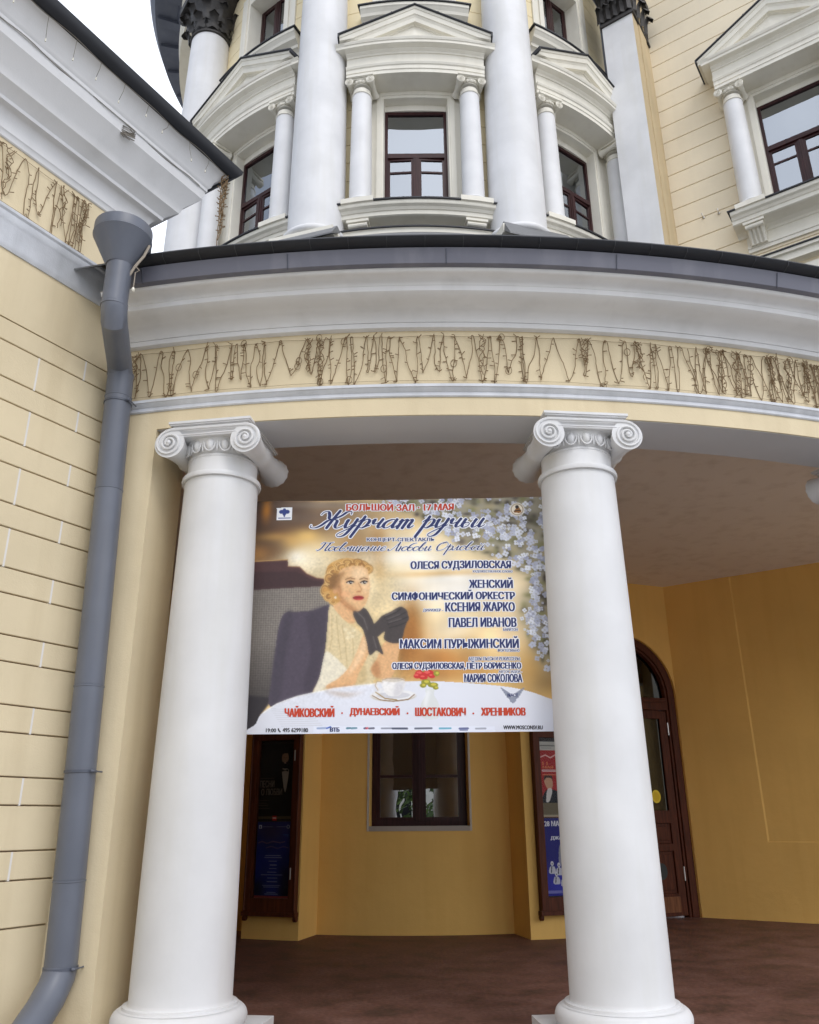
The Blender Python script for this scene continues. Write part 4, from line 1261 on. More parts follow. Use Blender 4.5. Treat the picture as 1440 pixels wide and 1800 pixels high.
# white lilac
region = smooth_poly(C((600, 50), (880, 40), (1362, 40), (1372, 430), (1376, 840), (1330, 840), (1262, 690), (1236, 560), (1290, 450), (1185, 350), (1060, 300), (950, 250), (880, 180), (740, 95)))
rm = pt.mask(region, False)
rm = blur(rm, 14)
pt.mix(rm * .92, (142, 138, 122))
for _ in range(800):
    x, y = nprnd.uniform(600, 1376), nprnd.uniform(42, 850)
    X, Y = cv(x, y); j = min(559, max(0, int(X / BW * 559))); i = min(439, max(0, int(Y / BH * 439)))
    if rm[i, j] > .45: pt.blob(X, Y, nprnd.uniform(8, 26), nprnd.uniform(8, 20), [(70, 66, 44), (120, 118, 70), (48, 40, 36), (165, 150, 110)][nprnd.randint(4)], nprnd.uniform(.5, .95))
clump = blur(nprnd.rand(440, 560), 16); clump = (clump - clump.mean()) / clump.std()
for _ in range(2600):
    x, y = nprnd.uniform(600, 1376), nprnd.uniform(42, 850)
    X, Y = cv(x, y); j = min(559, max(0, int(X / BW * 559))); i = min(439, max(0, int(Y / BH * 439)))
    if rm[i, j] < .35 + .3 * nprnd.rand() or (clump[i, j] < -.35 and nprnd.rand() < .85): continue
    r = nprnd.uniform(5, 14); b0 = nprnd.uniform(0, 1.6); sh = nprnd.uniform(-60, 24)
    jj = np.s_[max(0, i - 14):i + 15, max(0, j - 14):j + 15]
    Xl, Yl = pt.X[jj], pt.Y[jj]; m_ = np.zeros(Xl.shape)
    for k in range(4):
        b = b0 + k * pi / 2
        m_ = np.maximum(m_, np.clip((1.2 - np.hypot(Xl - X - r * .62 * cos(b), Yl - Y - r * .62 * sin(b)) / (r * .5)) / .4, 0, 1))
    cc = np.array((208 + sh, 212 + sh, 228 + sh * .8)) / 255
    pt.a[jj] = pt.a[jj] * (1 - m_[..., None] * .9) + m_[..., None] * .9 * cc
    d_ = np.exp(-(((Xl - X) ** 2 + (Yl - Y) ** 2) / 6))
    pt.a[jj] = pt.a[jj] * (1 - d_[..., None] * .5) + d_[..., None] * .5 * np.array((120, 116, 100)) / 255
P_ = lambda col, *p, **k: pt.poly(C(*p), col, **k)
# chair
P_((62, 34, 34), (30, 352), (130, 345), (216, 341), (217, 374), (268, 376), (300, 408), (345, 428), (402, 430), (402, 480), (200, 492), (30, 496), smooth=False)
P_((40, 20, 22), (30, 400), (250, 396), (330, 440), (402, 452), (402, 480), (30, 496), smooth=False, al=.6)
pt.line(C((40, 351), (216, 342)), 4, (190, 146, 84)); pt.line(C((217, 374), (268, 376), (300, 408), (345, 428), (395, 432)), 3, (150, 104, 70))
um = P_((140, 132, 122), (30, 486), (200, 474), (380, 466), (430, 560), (300, 640), (200, 640), (165, 800), (155, 960), (20, 980), smooth=False)
ck = (np.sin((pt.X + pt.Y) * .30) * np.sin((pt.X - pt.Y) * .30)) > 0
pt.mix(um * ck * .6, (64, 56, 50))
pt.mix(um * np.clip((pt.Y - 640) / 320, 0, 1) * .8, (34, 30, 30)); pt.mix(um * np.clip((180 - pt.X) / 260, 0, 1) * .45, (50, 44, 40))
P_((36, 31, 34), (12, 940), (150, 955), (140, 985), (105, 1030), (90, 1106), (10, 1110), smooth=False, soft=1)
# jacket over the shoulders
P_((66, 57, 70), (205, 588), (262, 582), (335, 575), (402, 552), (392, 640), (382, 745), (362, 860), (326, 950), (250, 965), (148, 990), (150, 900), (165, 760), (180, 650))
P_((52, 44, 56), (300, 600), (392, 560), (385, 660), (372, 760), (350, 870), (322, 940), (290, 900), (320, 760), soft=2, al=.7)
P_((48, 42, 52), (205, 600), (240, 592), (215, 760), (190, 960), (150, 985), (160, 800), soft=3, al=.6)
pt.line(C((392, 640), (382, 745), (360, 860), (330, 940)), 3, (34, 28, 36))
# blouse
P_((218, 196, 148), (402, 552), (440, 588), (475, 628), (518, 655), (548, 690), (566, 770), (600, 752), (645, 760), (640, 800), (602, 870), (560, 900), (440, 905), (332, 940), (362, 860), (383, 745), (392, 640))
P_((232, 222, 196), (384, 760), (420, 776), (452, 806), (484, 846), (462, 874), (400, 900), (336, 936), (360, 862))
P_((196, 168, 116), (520, 770), (552, 800), (560, 880), (520, 900), (500, 870), soft=2, al=.8)
for q in (((430, 600), (440, 700), (452, 790)), ((455, 640), (470, 730), (478, 820)), ((500, 680), (505, 760), (500, 820)), ((410, 590), (412, 700), (400, 760)), ((590, 780), (600, 820), (590, 870))):
    pt.line(C(*q), 3, (176, 148, 100), .6)
for q in ((470, 660), (485, 676), (500, 690), (505, 664), (480, 696)): pt.ell(*cv(*q), 9, 7, (240, 224, 184), .8)
# neck, chest, arms
SK = (224, 170, 116); SKD = (172, 112, 66); SKL = (246, 208, 160)
P_(SK, (424, 500), (415, 552), (440, 590), (472, 622), (505, 632), (522, 600), (530, 560), (500, 530))
P_(SKD, (440, 520), (470, 560), (520, 585), (528, 560), (500, 536), soft=2, al=.8)
P_(SK, (545, 690), (562, 672), (580, 700), (568, 770), (528, 852), (506, 918), (474, 942), (430, 934), (386, 908), (440, 872), (488, 822), (520, 756))
P_(SKL, (548, 700), (562, 690), (556, 760), (520, 820), (480, 860), (500, 812), soft=2, al=.7)
P_(SKD, (474, 942), (430, 934), (392, 910), (440, 905), (500, 900), soft=2, al=.7)
P_(SK, (640, 716), (705, 712), (698, 780), (688, 830), (660, 872), (604, 868), (580, 832), (604, 790))
P_(SKD, (596, 800), (612, 800), (620, 850), (604, 868), (580, 836), soft=2, al=.7)
# gloves
GL = (58, 51, 50); GH = (96, 88, 86)
P_(GL, (502, 588), (516, 566), (540, 559), (562, 570), (582, 604), (596, 640), (612, 700), (634, 768), (604, 752), (574, 772), (562, 716), (545, 660), (520, 630))
P_(GL, (590, 645), (612, 616), (632, 596), (664, 582), (690, 566), (712, 558), (735, 572), (742, 592), (746, 612), (736, 632), (726, 660), (716, 700), (700, 720), (664, 718), (636, 700), (640, 668), (606, 692))
for q in (((640, 606), (690, 584), (712, 566)), ((650, 620), (700, 600), (734, 582)), ((655, 636), (704, 620), (742, 604)), ((660, 652), (700, 642), (734, 628))):
    pt.line(C(*q), 4, (26, 22, 24), .8)
for q in (((645, 598), (690, 576)), ((655, 613), (706, 592)), ((660, 628), (712, 612)), ((520, 580), (550, 610), (566, 660)), ((590, 690), (604, 740))): pt.line(C(*q), 5, GH, .8)
# head
HR = (196, 140, 66)
P_(HR, (384, 402), (394, 368), (428, 344), (474, 333), (520, 340), (562, 352), (582, 378), (574, 410), (540, 400), (470, 410), (440, 470), (452, 520), (424, 546), (392, 534), (366, 508), (362, 480), (380, 440))
P_((226, 176, 122), (446, 392), (480, 372), (530, 366), (562, 378), (573, 420), (576, 470), (570, 512), (556, 548), (530, 576), (502, 570), (462, 540), (440, 506), (430, 470), (434, 430))
P_(SKL, (500, 386), (545, 380), (566, 410), (570, 470), (556, 500), (530, 440), (500, 430), soft=4, al=.8)
P_(SKD, (436, 440), (452, 470), (462, 520), (510, 562), (530, 576), (502, 572), (460, 540), (436, 500), soft=2, al=.8)
pt.ell(*cv(424, 478), 11, 22, (206, 148, 96)); pt.ell(*cv(426, 516), 5, 6, (230, 226, 214))
P_((112, 74, 36), (388, 412), (420, 404), (446, 412), (438, 450), (428, 470), (400, 480), (386, 450), soft=2, al=.85)
def lock(cx, cy, r, a0, a1, n=5, sq=.75, rot=0.0):
    """one wave of hair: nested arcs, dark between light"""
    for k in range(n):
        rr = r * (1 - .8 * k / n)
        col = [(128, 82, 36), (224, 176, 98), (176, 120, 56), (244, 204, 130), (150, 100, 44)][(k + int(cx)) % 5]
        q = []
        for i in range(8):
            t = a0 + (a1 - a0) * i / 7
            x, y = rr * cos(t), rr * sin(t) * sq
            q.append((cx + x * cos(rot) - y * sin(rot), cy + x * sin(rot) + y * cos(rot)))
        pt.line(C(*q), 5.5, col, .85)
for q in ((420, 402, 36, 2.6, 6.0, 6, .8, -.3), (456, 378, 36, 2.8, 6.2, 6, .7, -.2), (500, 366, 34, 2.9, 6.3, 6, .65, 0), (540, 366, 30, 3.0, 6.5, 6, .7, .2), (570, 384, 20, 3.4, 7.4, 5, 1.0, .3),
          (478, 352, 22, 3.0, 6.4, 4, .6, 0), (524, 350, 20, 3.0, 6.4, 4, .6, .1), (436, 362, 22, 2.6, 6.0, 4, .7, -.3), (398, 430, 20, 1.6, 5.4, 5, 1.3, 0), (378, 482, 16, 1.2, 5.2, 5, 1.6, .2), (396, 512, 20, .4, 4.6, 5, 1.1, .3), (416, 536, 16, .2, 3.8, 4, .8, 0)):
    lock(*q)
P_((150, 104, 58), (444, 404), (470, 398), (452, 430), (440, 470), (430, 480), (428, 440), soft=2, al=.75)
pt.line(C((470, 432), (490, 425), (510, 430)), 4, (110, 70, 36)); pt.line(C((532, 432), (550, 425), (566, 430)), 4, (110, 70, 36))
for x in (490, 551):
    pt.ell(*cv(x, 447), 15, 6.5, (236, 222, 204)); pt.ell(*cv(x + 2, 446), 6, 6.5, (52, 40, 34)); pt.line(C((x - 16, 446), (x, 438), (x + 15, 443)), 4, (40, 24, 18))
pt.line(C((526, 448), (540, 478), (534, 489), (516, 490)), 4, (186, 126, 78), .9); pt.ell(*cv(528, 488), 8, 4, (170, 104, 66), .8)
pt.ell(*cv(526, 517), 24, 10, (150, 26, 28)); pt.line(C((503, 515), (526, 517), (548, 514)), 3, (92, 10, 16)); pt.ell(*cv(528, 523), 12, 4, (196, 60, 56), .9)
pt.ell(*cv(470, 500), 20, 16, (232, 160, 110), .4)
# table and crockery
tm = P_((224, 227, 238), (84, 1112), (90, 1062), (116, 1018), (176, 980), (262, 948), (420, 914), (600, 893), (800, 884), (1000, 892), (1200, 914), (1330, 952), (1400, 988), (1400, 1112), (700, 1116))
pt.mix(tm * np.clip((pt.Y - 900) / 220, 0, 1) * .35, (196, 200, 222)); pt.mix(tm * np.clip((330 - pt.X) / 400, 0, 1) * .5, (200, 196, 190))
for i in range(9): pt.line(C((150 + i * 6, 1000 + i * 9), (230 + i * 10, 1004 + i * 8), (300 + i * 9, 996 + i * 9)), 2, (186, 186, 190), .5)
pt.line(C((120, 1018), (176, 980), (262, 948), (420, 914), (600, 893)), 3, (250, 246, 236), .8)
P_((170, 140, 110), (380, 925), (470, 950), (560, 925), (500, 935), soft=3, al=.6)
pt.ell(*cv(676, 946), 94, 24, (198, 190, 176)); pt.ell(*cv(676, 941), 92, 22, (238, 238, 240)); pt.ell(*cv(676, 943), 70, 14, (206, 206, 212)); pt.line(C((600, 930), (640, 956), (690, 962)), 4, (150, 120, 70))
pt.line(C((586, 944), (620, 962), (676, 968), (740, 960), (766, 940)), 3, (120, 84, 48))
P_((240, 238, 236), (629, 880), (722, 880), (720, 915), (700, 944), (656, 944), (634, 918)); P_((200, 198, 204), (690, 890), (722, 884), (718, 916), (700, 944), (676, 944), soft=2, al=.7)
pt.ell(*cv(676, 879), 48, 11, (246, 244, 242)); pt.ell(*cv(676, 880), 41, 7, (210, 200, 186)); pt.line(C((629, 879), (650, 871), (700, 871), (722, 879)), 2, (130, 90, 50))
pt.line(C((630, 890), (608, 888), (602, 904), (614, 920), (634, 914)), 7, (232, 230, 230)); pt.line(C((628, 886), (606, 884), (598, 902), (610, 922)), 2, (150, 110, 64))
P_((214, 218, 216), (814, 918), (852, 918), (850, 940), (868, 975), (872, 1005), (862, 1040), (806, 1040), (792, 1005), (796, 975), (816, 942), al=.85); P_((240, 242, 244), (820, 925), (834, 925), (826, 960), (812, 1000), (806, 970), soft=2, al=.8)
for q in ((792, 852, 22, 15), (826, 850, 24, 14), (780, 862, 16, 11), (842, 862, 14, 10), (806, 868, 18, 10)): pt.ell(*cv(q[0], q[1]), q[2], q[3], (196, 34, 34)); pt.ell(*cv(q[0] - 4, q[1] - 4), q[2] * .5, q[3] * .4, (236, 92, 84), .8)
for q in ((816, 888, 20, 12), (846, 900, 22, 11), (862, 852, 13, 11), (804, 902, 14, 10), (858, 912, 12, 8), (806, 838, 6, 7)): pt.ell(*cv(q[0], q[1]), q[2], q[3], (138, 136, 36)); pt.ell(*cv(q[0] + 3, q[1] - 2), q[2] * .5, q[3] * .5, (206, 190, 60), .9)
# small emblems
P_((240, 242, 246), (164, 92), (232, 91), (231, 152), (163, 153), smooth=False)
for q in ((186, 112, 12, 10), (210, 112, 12, 10), (198, 118, 9, 13), (198, 102, 7, 7), (198, 130, 4, 8)): pt.ell(*cv(q[0], q[1]), q[2], q[3], (34, 52, 120))
pt.line(C((172, 143), (224, 142)), 4, (60, 80, 140))
pt.ell(*cv(1228, 104), 33, 33, (232, 226, 214)); pt.ell(*cv(1228, 104), 28, 28, (120, 96, 70)); pt.ell(*cv(1228, 104), 25, 25, (240, 228, 206)); P_((150, 92, 30), (1214, 118), (1222, 100), (1232, 88), (1242, 104), (1244, 120)); pt.ell(*cv(1228, 92), 8, 9, (40, 28, 24)); pt.line(C((1216, 112), (1244, 108)), 4, (40, 28, 24))
for sgn in (-1, 1):
    for k in range(5): pt.line(C((1185 + sgn * 14, 936 + k * 5), (1185 + sgn * (48 - k * 6), 914 + k * 9)), 5, (120, 126, 146), .85)
P_((120, 126, 146), (1168, 950), (1202, 950), (1198, 968), (1185, 978), (1172, 968), smooth=False, al=.85)
P_((226, 231, 246), (335, 1070), (1105, 1070), (1108, 1098), (333, 1098), smooth=False, al=.8)
for x0, x1, col in ((352, 388, (130, 150, 190)), (478, 492, (30, 90, 110)), (498, 518, (60, 110, 130)), (552, 558, (30, 40, 80)), (560, 566, (200, 40, 50)), (572, 592, (60, 60, 80)), (626, 668, (120, 124, 140)), (768, 838, (60, 66, 84)), (872, 918, (60, 150, 180)), (956, 992, (50, 60, 110)), (1026, 1066, (140, 144, 156))):
    pt.line(C((x0, 1080), (x1, 1079)), 7, col, .8)
for k in range(6): pt.line(C((672 + k * 11, 1080), (679 + k * 11, 1080)), 7, (50, 54, 76), .9)
pt.line(C((958, 1087), (990, 1086)), 3, (50, 60, 110), .7)
pt.line(C((392, 1080), (408, 1074)), 5, (40, 80, 180))

pt.a = np.clip(pt.a, 0, 1) ** .88
# photographic softness: the lower left part is slightly blurred and grained
soft = pt.a * .45 + blur(pt.a, 2) * .55
fig = blur(pt.mask(C((20, 330), (620, 310), (780, 560), (760, 900), (560, 960), (20, 1000)), False), 10)[..., None]
pt.a = pt.a * (1 - fig) + soft * fig
g2 = blur(nprnd.rand(*pt.X.shape), 1); g2 = (g2 - g2.mean()) / g2.std()
g3 = blur(nprnd.rand(*pt.X.shape), 7); g3 = (g3 - g3.mean()) / g3.std()
pt.a = np.clip(pt.a * (1 + .02 * g2 * fig[..., 0])[..., None], 0, 1)
for x, y in ((490, 447), (551, 447)):
    pt.ell(*cv(x + 2, y), 6, 6.5, (40, 30, 26)); pt.ell(*cv(x + 4, y - 2), 2, 2, (250, 246, 240)); pt.line(C((x - 15, y - 1), (x, y - 8), (x + 15, y - 3)), 3, (34, 20, 16))
NAVY, REDP, WHT, BLK = 2, 3, 4, 5
ex = []
def txt(body, x0, x1, y0, y1, col=NAVY, bold=4.5, halo=4.0):
    if halo: ex.append(text_mesh(body, x0, x1, y0, y1, bold, halo, BP, .0012, WHT))
    ex.append(text_mesh(body, x0, x1, y0, y1, bold, 0, BP, .0024, col))
txt('БОЛЬШОЙ ЗАЛ · 17 МАЯ', 472, 950, 64, 106, REDP)
txt('КОНЦЕРТ-СПЕКТАКЛЬ', 563, 862, 237, 257, NAVY, 2, 2.5)
txt('ОЛЕСЯ СУДЗИЛОВСКАЯ', 755, 1195, 349, 392, NAVY)
txt('ХУДОЖЕСТВЕННОЕ СЛОВО', 1026, 1200, 394, 406, NAVY, .8, 2)
txt('ЖЕНСКИЙ', 1009, 1200, 428, 476, NAVY)
txt('СИМФОНИЧЕСКИЙ ОРКЕСТР', 672, 1208, 484, 529, NAVY)
txt('ДИРИЖЕР -', 808, 895, 568, 582, NAVY, .8, 2)
txt('КСЕНИЯ ЖАРКО', 904, 1206, 540, 581, NAVY)
txt('ПАВЕЛ ИВАНОВ', 918, 1211, 609, 651, NAVY)
txt('БАРИТОН', 1152, 1215, 656, 668, NAVY, .8, 2)
txt('МАКСИМ ПУРЫЖИНСКИЙ', 706, 1218, 692, 743, NAVY)
txt('ФОРТЕПИАНО', 1126, 1220, 747, 759, NAVY, .8, 2)
txt('АВТОРЫ ПЬЕСЫ И РЕЖИССЕРЫ:', 1000, 1222, 781, 796, NAVY, .8, 2)
txt('ОЛЕСЯ СУДЗИЛОВСКАЯ, ПЁТР БОРИСЕНКО', 672, 1225, 798, 837, NAVY, 3.5)
txt('АВТОР ИДЕИ -', 1128, 1228, 839, 851, NAVY, .8, 2)
txt('МАРИЯ СОКОЛОВА', 980, 1228, 854, 888, NAVY, 3.5)
for b_, x0, x1 in (('ЧАЙКОВСКИЙ', 210, 425), ('ДУНАЕВСКИЙ', 489, 703), ('ШОСТАКОВИЧ', 768, 985), ('ХРЕННИКОВ', 1048, 1238)):
    ex.append(text_mesh(b_, x0, x1, 988 if 'Й' in b_ else 994, 1034 - (x0 - 210) * .008, 5.0, 0, BP, .0024, REDP))
for x in (457, 736, 1016):
    ex.append(([BP(x + 4 * cos(b), 1018 + 4 * sin(b), .0024) for b in [2 * pi * i / 10 for i in range(10)]], [tuple(range(10))], REDP))
ex.append(text_mesh('19:00', 132, 176, 1081, 1097, 1.6, 0, BP, .0024, BLK)); ex.append(text_mesh('495 6299180', 203, 312, 1079, 1096, 1.6, 0, BP, .0024, BLK))
ex.append(([BP(*q, .0024) for q in ((182, 1082), (187, 1080), (190, 1088), (196, 1094), (193, 1098), (185, 1092))], [tuple(range(6))], BLK))
ex.append(text_mesh('ВТБ', 405, 447, 1077, 1094, 3, 0, BP, .0024, NAVY)); ex.append(text_mesh('WWW.MOSCONSV.RU', 1141, 1308, 1067, 1083, 1.6, 0, BP, .0024, BLK))
ex.append(text_mesh('МАСТ', 1163, 1208, 936, 950, 1.6, 0, BP, .0024, NAVY))

# pen-written lines: each letter is a set of strokes, x-height 1
def shift(st, dx): return [[(x + dx, y) for x, y in s] for s in st]
O_ = [[(.4, 1), (.1, .8), (.05, .3), (.3, 0), (.6, .2), (.65, .7), (.4, 1), (.72, .85)]]
I_ = [[(0, .8), (.12, 1), (.1, .3), (.25, 0), (.5, .3), (.6, 1)], [(.6, 1), (.58, .3), (.72, .02), (.95, .3)]]
PEN = {
 'Ж': ([[(.0, 1.55), (.08, 1.85), (.35, 1.9), (.6, 1.5), (.75, 1.1), (1.05, 1.0)], [(1.05, 1.0), (.75, .85), (.5, .3), (.2, 0), (-.15, .05), (-.2, .3)], [(1.15, 2.0), (1.05, 1.0), (1.0, 0)], [(2.1, 1.6), (2.0, 1.9), (1.7, 1.85), (1.45, 1.4), (1.05, 1.0)], [(1.05, 1.0), (1.4, .85), (1.5, .25), (1.75, 0), (2.05, .3)]], 2.05),
 'у': ([[(0, .8), (.12, 1), (.15, .4), (.3, .02), (.6, .35), (.75, 1)], [(.75, 1), (.72, .2), (.55, -.75), (.2, -.98), (0, -.7), (.4, -.2), (.95, .3)]], .92),
 'р': ([[(0, .7), (.2, 1.15), (.24, 1.25)], [(.24, 1.3), (.2, 0), (.14, -1)], [(.2, .5), (.48, 1), (.75, .8), (.72, .3), (.5, 0), (.28, .15)], [(.6, .05), (.95, .3)]], .93),
 'ч': ([[(0, .8), (.15, 1), (.18, .6), (.35, .45), (.7, .75)], [(.7, 1), (.65, .3), (.8, .02), (1, .25)]], .97),
 'а': ([[(.7, .8), (.45, 1), (.1, .7), (.05, .25), (.3, 0), (.55, .25), (.72, .95)], [(.72, 1), (.7, .3), (.82, .02), (1.0, .28)]], .97),
 'т': ([[(0, .75), (.15, 1), (.15, 0)], [(.15, .6), (.4, 1), (.52, .8), (.5, 0)], [(.5, .6), (.75, 1), (.88, .8), (.86, .25), (1, .02), (1.18, .28)]], 1.15),
 'ь': ([[(0, .8), (.1, 1), (.1, .3), (.3, 0), (.55, .2), (.5, .5), (.25, .55), (.1, .4)]], .72),
 'и': (I_, .92), 'й': (I_ + [[(.15, 1.5), (.35, 1.32), (.58, 1.52)]], .92),
 'П': ([[(.0, 1.5), (.2, 1.95), (.9, 1.85), (1.5, 2.05)], [(.5, 1.85), (.4, .6), (.1, 0), (-.15, .2)], [(1.15, 1.88), (1.0, .4), (1.15, 0), (1.4, .3)]], 1.38),
 'о': (O_, .76), 'с': ([[(.6, .85), (.4, 1), (.1, .75), (.05, .3), (.3, 0), (.68, .28)]], .66),
 'в': ([[(.08, .3), (.28, 1.3), (.45, 1.9), (.3, 1.95), (.12, 1.2), (.08, .3), (.3, 0), (.6, .2), (.6, .55), (.35, .65), (.72, .6)]], .76),
 'я': ([[(0, .1), (.2, .05), (.4, .5)], [(.75, 1), (.35, .95), (.2, .7), (.4, .5), (.7, .55)], [(.75, 1), (.7, .3), (.82, .02), (1, .28)]], .98),
 'щ': ([[(0, .8), (.12, 1), (.1, .3), (.25, 0), (.45, .3), (.52, 1)], [(.52, 1), (.5, .3), (.64, 0), (.85, .3), (.95, 1)], [(.95, 1), (.92, .1), (1.0, -.3), (1.1, -.1), (1.25, .3)]], 1.22),
 'е': ([[(.1, .45), (.5, .6), (.55, .9), (.35, 1), (.1, .75), (.05, .3), (.3, 0), (.68, .28)]], .66),
 'н': ([[(0, .8), (.12, 1), (.1, 0)], [(.1, .5), (.62, .55)], [(.66, 1), (.6, .25), (.75, .02), (.95, .3)]], .92),
 'Л': ([[(-.15, .3), (-.1, .05), (.15, .05), (.45, .7), (.75, 1.7), (.85, 2)], [(.85, 2), (.88, .4), (1.02, 0), (1.25, .3)]], 1.2),
 'ю': ([[(0, .8), (.1, 1), (.08, 0)], [(.08, .5), (.42, .5)]] + shift(O_, .36), 1.1),
 'б': ([[(.75, 1.85), (.4, 1.7), (.12, 1.2), (.05, .4), (.3, 0), (.6, .2), (.6, .7), (.35, .85), (.1, .6)]], .74),
 'О': ([[(.9, 2), (.3, 1.6), (.1, .8), (.4, 0), (1.1, .3), (1.35, 1.2), (1.0, 1.9), (.55, 1.65)]], 1.4),
 'л': ([[(0, .1), (.15, .0), (.3, .5), (.5, 1)], [(.5, 1), (.5, .25), (.65, .02), (.85, .3)]], .82)}
def pen(body, x0, x1, yb, xh, col, wt, halo, slant=.42):
    strokes = []; x = 0
    for ch in body:
        if ch == ' ': x += .55; continue
        st, adv = PEN[ch]
        strokes += [[(px + x, py) for px, py in s] for s in st]; x += adv
    kx = (x1 - x0) / (x + .3)
    for mat, extra_w, d0 in ((WHT, halo, .0012), (col, 0, .0024)):
        for s in strokes:
            p = np.array(s); N = len(p); fine = []
            for i in range(N - 1):
                a0, a1, a2, a3 = p[max(i - 1, 0)], p[i], p[i + 1], p[min(i + 2, N - 1)]
                for k in range(6):
                    t = k / 6; fine.append(.5 * (2 * a1 + (a2 - a0) * t + (2 * a0 - 5 * a1 + 4 * a2 - a3) * t * t + (3 * a1 - a0 - 3 * a2 + a3) * t ** 3))
            fine.append(p[-1]); fine = np.array(fine)
            q = np.c_[x0 + (fine[:, 0] + slant * fine[:, 1]) * kx - slant * kx * .1, yb - fine[:, 1] * xh]
            T = np.gradient(q, axis=0); L_ = np.hypot(T[:, 0], T[:, 1]) + 1e-9; T /= L_[:, None]
            w = wt * (.22 + .78 * np.clip(T[:, 1] * np.sign(1), 0, 1) ** 1.3) / 2
            w = np.maximum(w, wt * .13) + extra_w
            nn = np.c_[-T[:, 1], T[:, 0]]
            a = q + nn * w[:, None]; b = q - nn * w[:, None]
            LAYER[0] += 1; d = d0 + .00002 * (LAYER[0] % 55)
            vs = [BP(*r, d) for r in a] + [BP(*r, d) for r in b]; n_ = len(a)
            ex.append((vs, [(i, i + 1, n_ + i + 1, n_ + i) for i in range(n_ - 1)], mat))
            for c_, rr in ((q[0], w[0]), (q[-1], w[-1])):
                ex.append(([BP(c_[0] + rr * cos(t), c_[1] + rr * sin(t), d + .00001) for t in [2 * pi * i / 8 for i in range(8)]], [tuple(range(8))], mat))
pen('Журчат ручьи', 325, 1095, 190, 42, NAVY, 15, 4.5)
pen('Посвящение Любови Орловой', 345, 1085, 299, 20, NAVY, 6.5, 2.6, .36)
mk = lambda n_, c: simple(n_, tuple(lin(np.array(c) / 255.)), .55)
ob = printed('banner', pt, BF, M_banner, ex, .003, [mk('navy_ink', (32, 44, 100)), mk('red_ink', (196, 62, 30)), mk('white_ink', (236, 238, 246)), mk('black_ink', (40, 38, 42))])
tag(ob, 'large concert banner of a woman at a cafe table, hung between two white columns', 'banner')

# ------------------------------------------------------------------ notice cases on the two piers and the posters in them
def sheet(o, t, n): return lambda u, r, z: tuple(o + t * u + n * r + Vector((0, 0, z)))
def notice_case(name, a_mid, hw, label):
    a = radians(a_mid); n = Vector((sin(a), -cos(a), 0)); t = Vector((cos(a), sin(a), 0))
    o = Vector(ring(a, 6.205, 0)); Fm = sheet(o, t, n)
    root = thing(name, label, 'notice case', tuple(o + Vector((0, 0, .28))), 'dark wooden notice cases on the porch piers')
    m = MB(); w = .085
    z0, z1 = .33, 2.62
    for q in ((-hw, -hw + w, z0, z1), (hw - w, hw, z0, z1), (-hw + w, hw - w, z0, z0 + .16), (-hw + w, hw - w, z1 - .14, z1)): m.boxM(q[0], q[1], 0, .085, q[2], q[3], Fm)
    for q in ((-hw + w, -hw + w + .03, z0 + .16, z1 - .14), (hw - w - .03, hw - w, z0 + .16, z1 - .14)): m.boxM(q[0], q[1], .0, .065, q[2], q[3], Fm)
    m.boxM(-hw - .02, hw + .02, 0, .11, z1, z1 + .05, Fm); m.boxM(-hw - .015, hw + .015, 0, .105, z0 - .05, z0, Fm)
    for s in (-1, 1): m.tube([Fm(s * (hw - .03), .04, z0 - .075), Fm(s * (hw + .012), .04, z0 - .075)], .038, 10); m.tube([Fm(s * (hw - .012), .085, z0 + .02), Fm(s * (hw - .012), .085, z1)], .014, 8)
    m.build('case_frame', M_wood2, root, bevel=.005)
    m = MB(); m.boxM(-hw + .02, hw - .02, -.002, .008, z0 + .05, z1 - .05, Fm); m.build('back_board', simple('case_back', (.03, .026, .024), .8), root)
    m = MB(); m.boxM(-hw + w + .025, hw - w - .025, .052, .056, z0 + .155, z1 - .135, Fm); m.build('pane', glass_mat('case_glass', 1.14, (.97, .97, .97)), root)
    for z in (.72, 2.2):
        m = MB(); m.lathe([(.009, 0), (.009, .14)], Fm(hw - w + .005, .09, z), n=10); m.build('hinge', M_steel, root, True)
    return Fm
FL = notice_case('notice_case', -18.95, .375, 'dark wooden notice case left of the ground floor window, its frame nearly black')
FR = notice_case('notice_case', 16.9, .375, 'dark wooden notice case with red and blue posters, half hidden by the right column')
def poster(Fm, x0, x1, z0, z1, pnt, label, extra=None, mats=()):
    Fs = lambda s, t, d: Vector(Fm(x0 + (x1 - x0) * s, .013 + d, z0 + (z1 - z0) * t))
    ex_ = extra(lambda x, y, d: tuple(Fs(x / pnt.W, 1 - y / pnt.H, d))) if extra else None
    ob = printed('poster', pnt, Fs, M_poster, ex_, .002, mats)
    ob['kind'] = 'thing'
    tag(ob, label, 'poster')
mats_p = [mk('poster_white_ink', (225, 226, 232)), mk('poster_grey_ink', (120, 112, 104)), mk('poster_orange_ink', (220, 110, 50))]
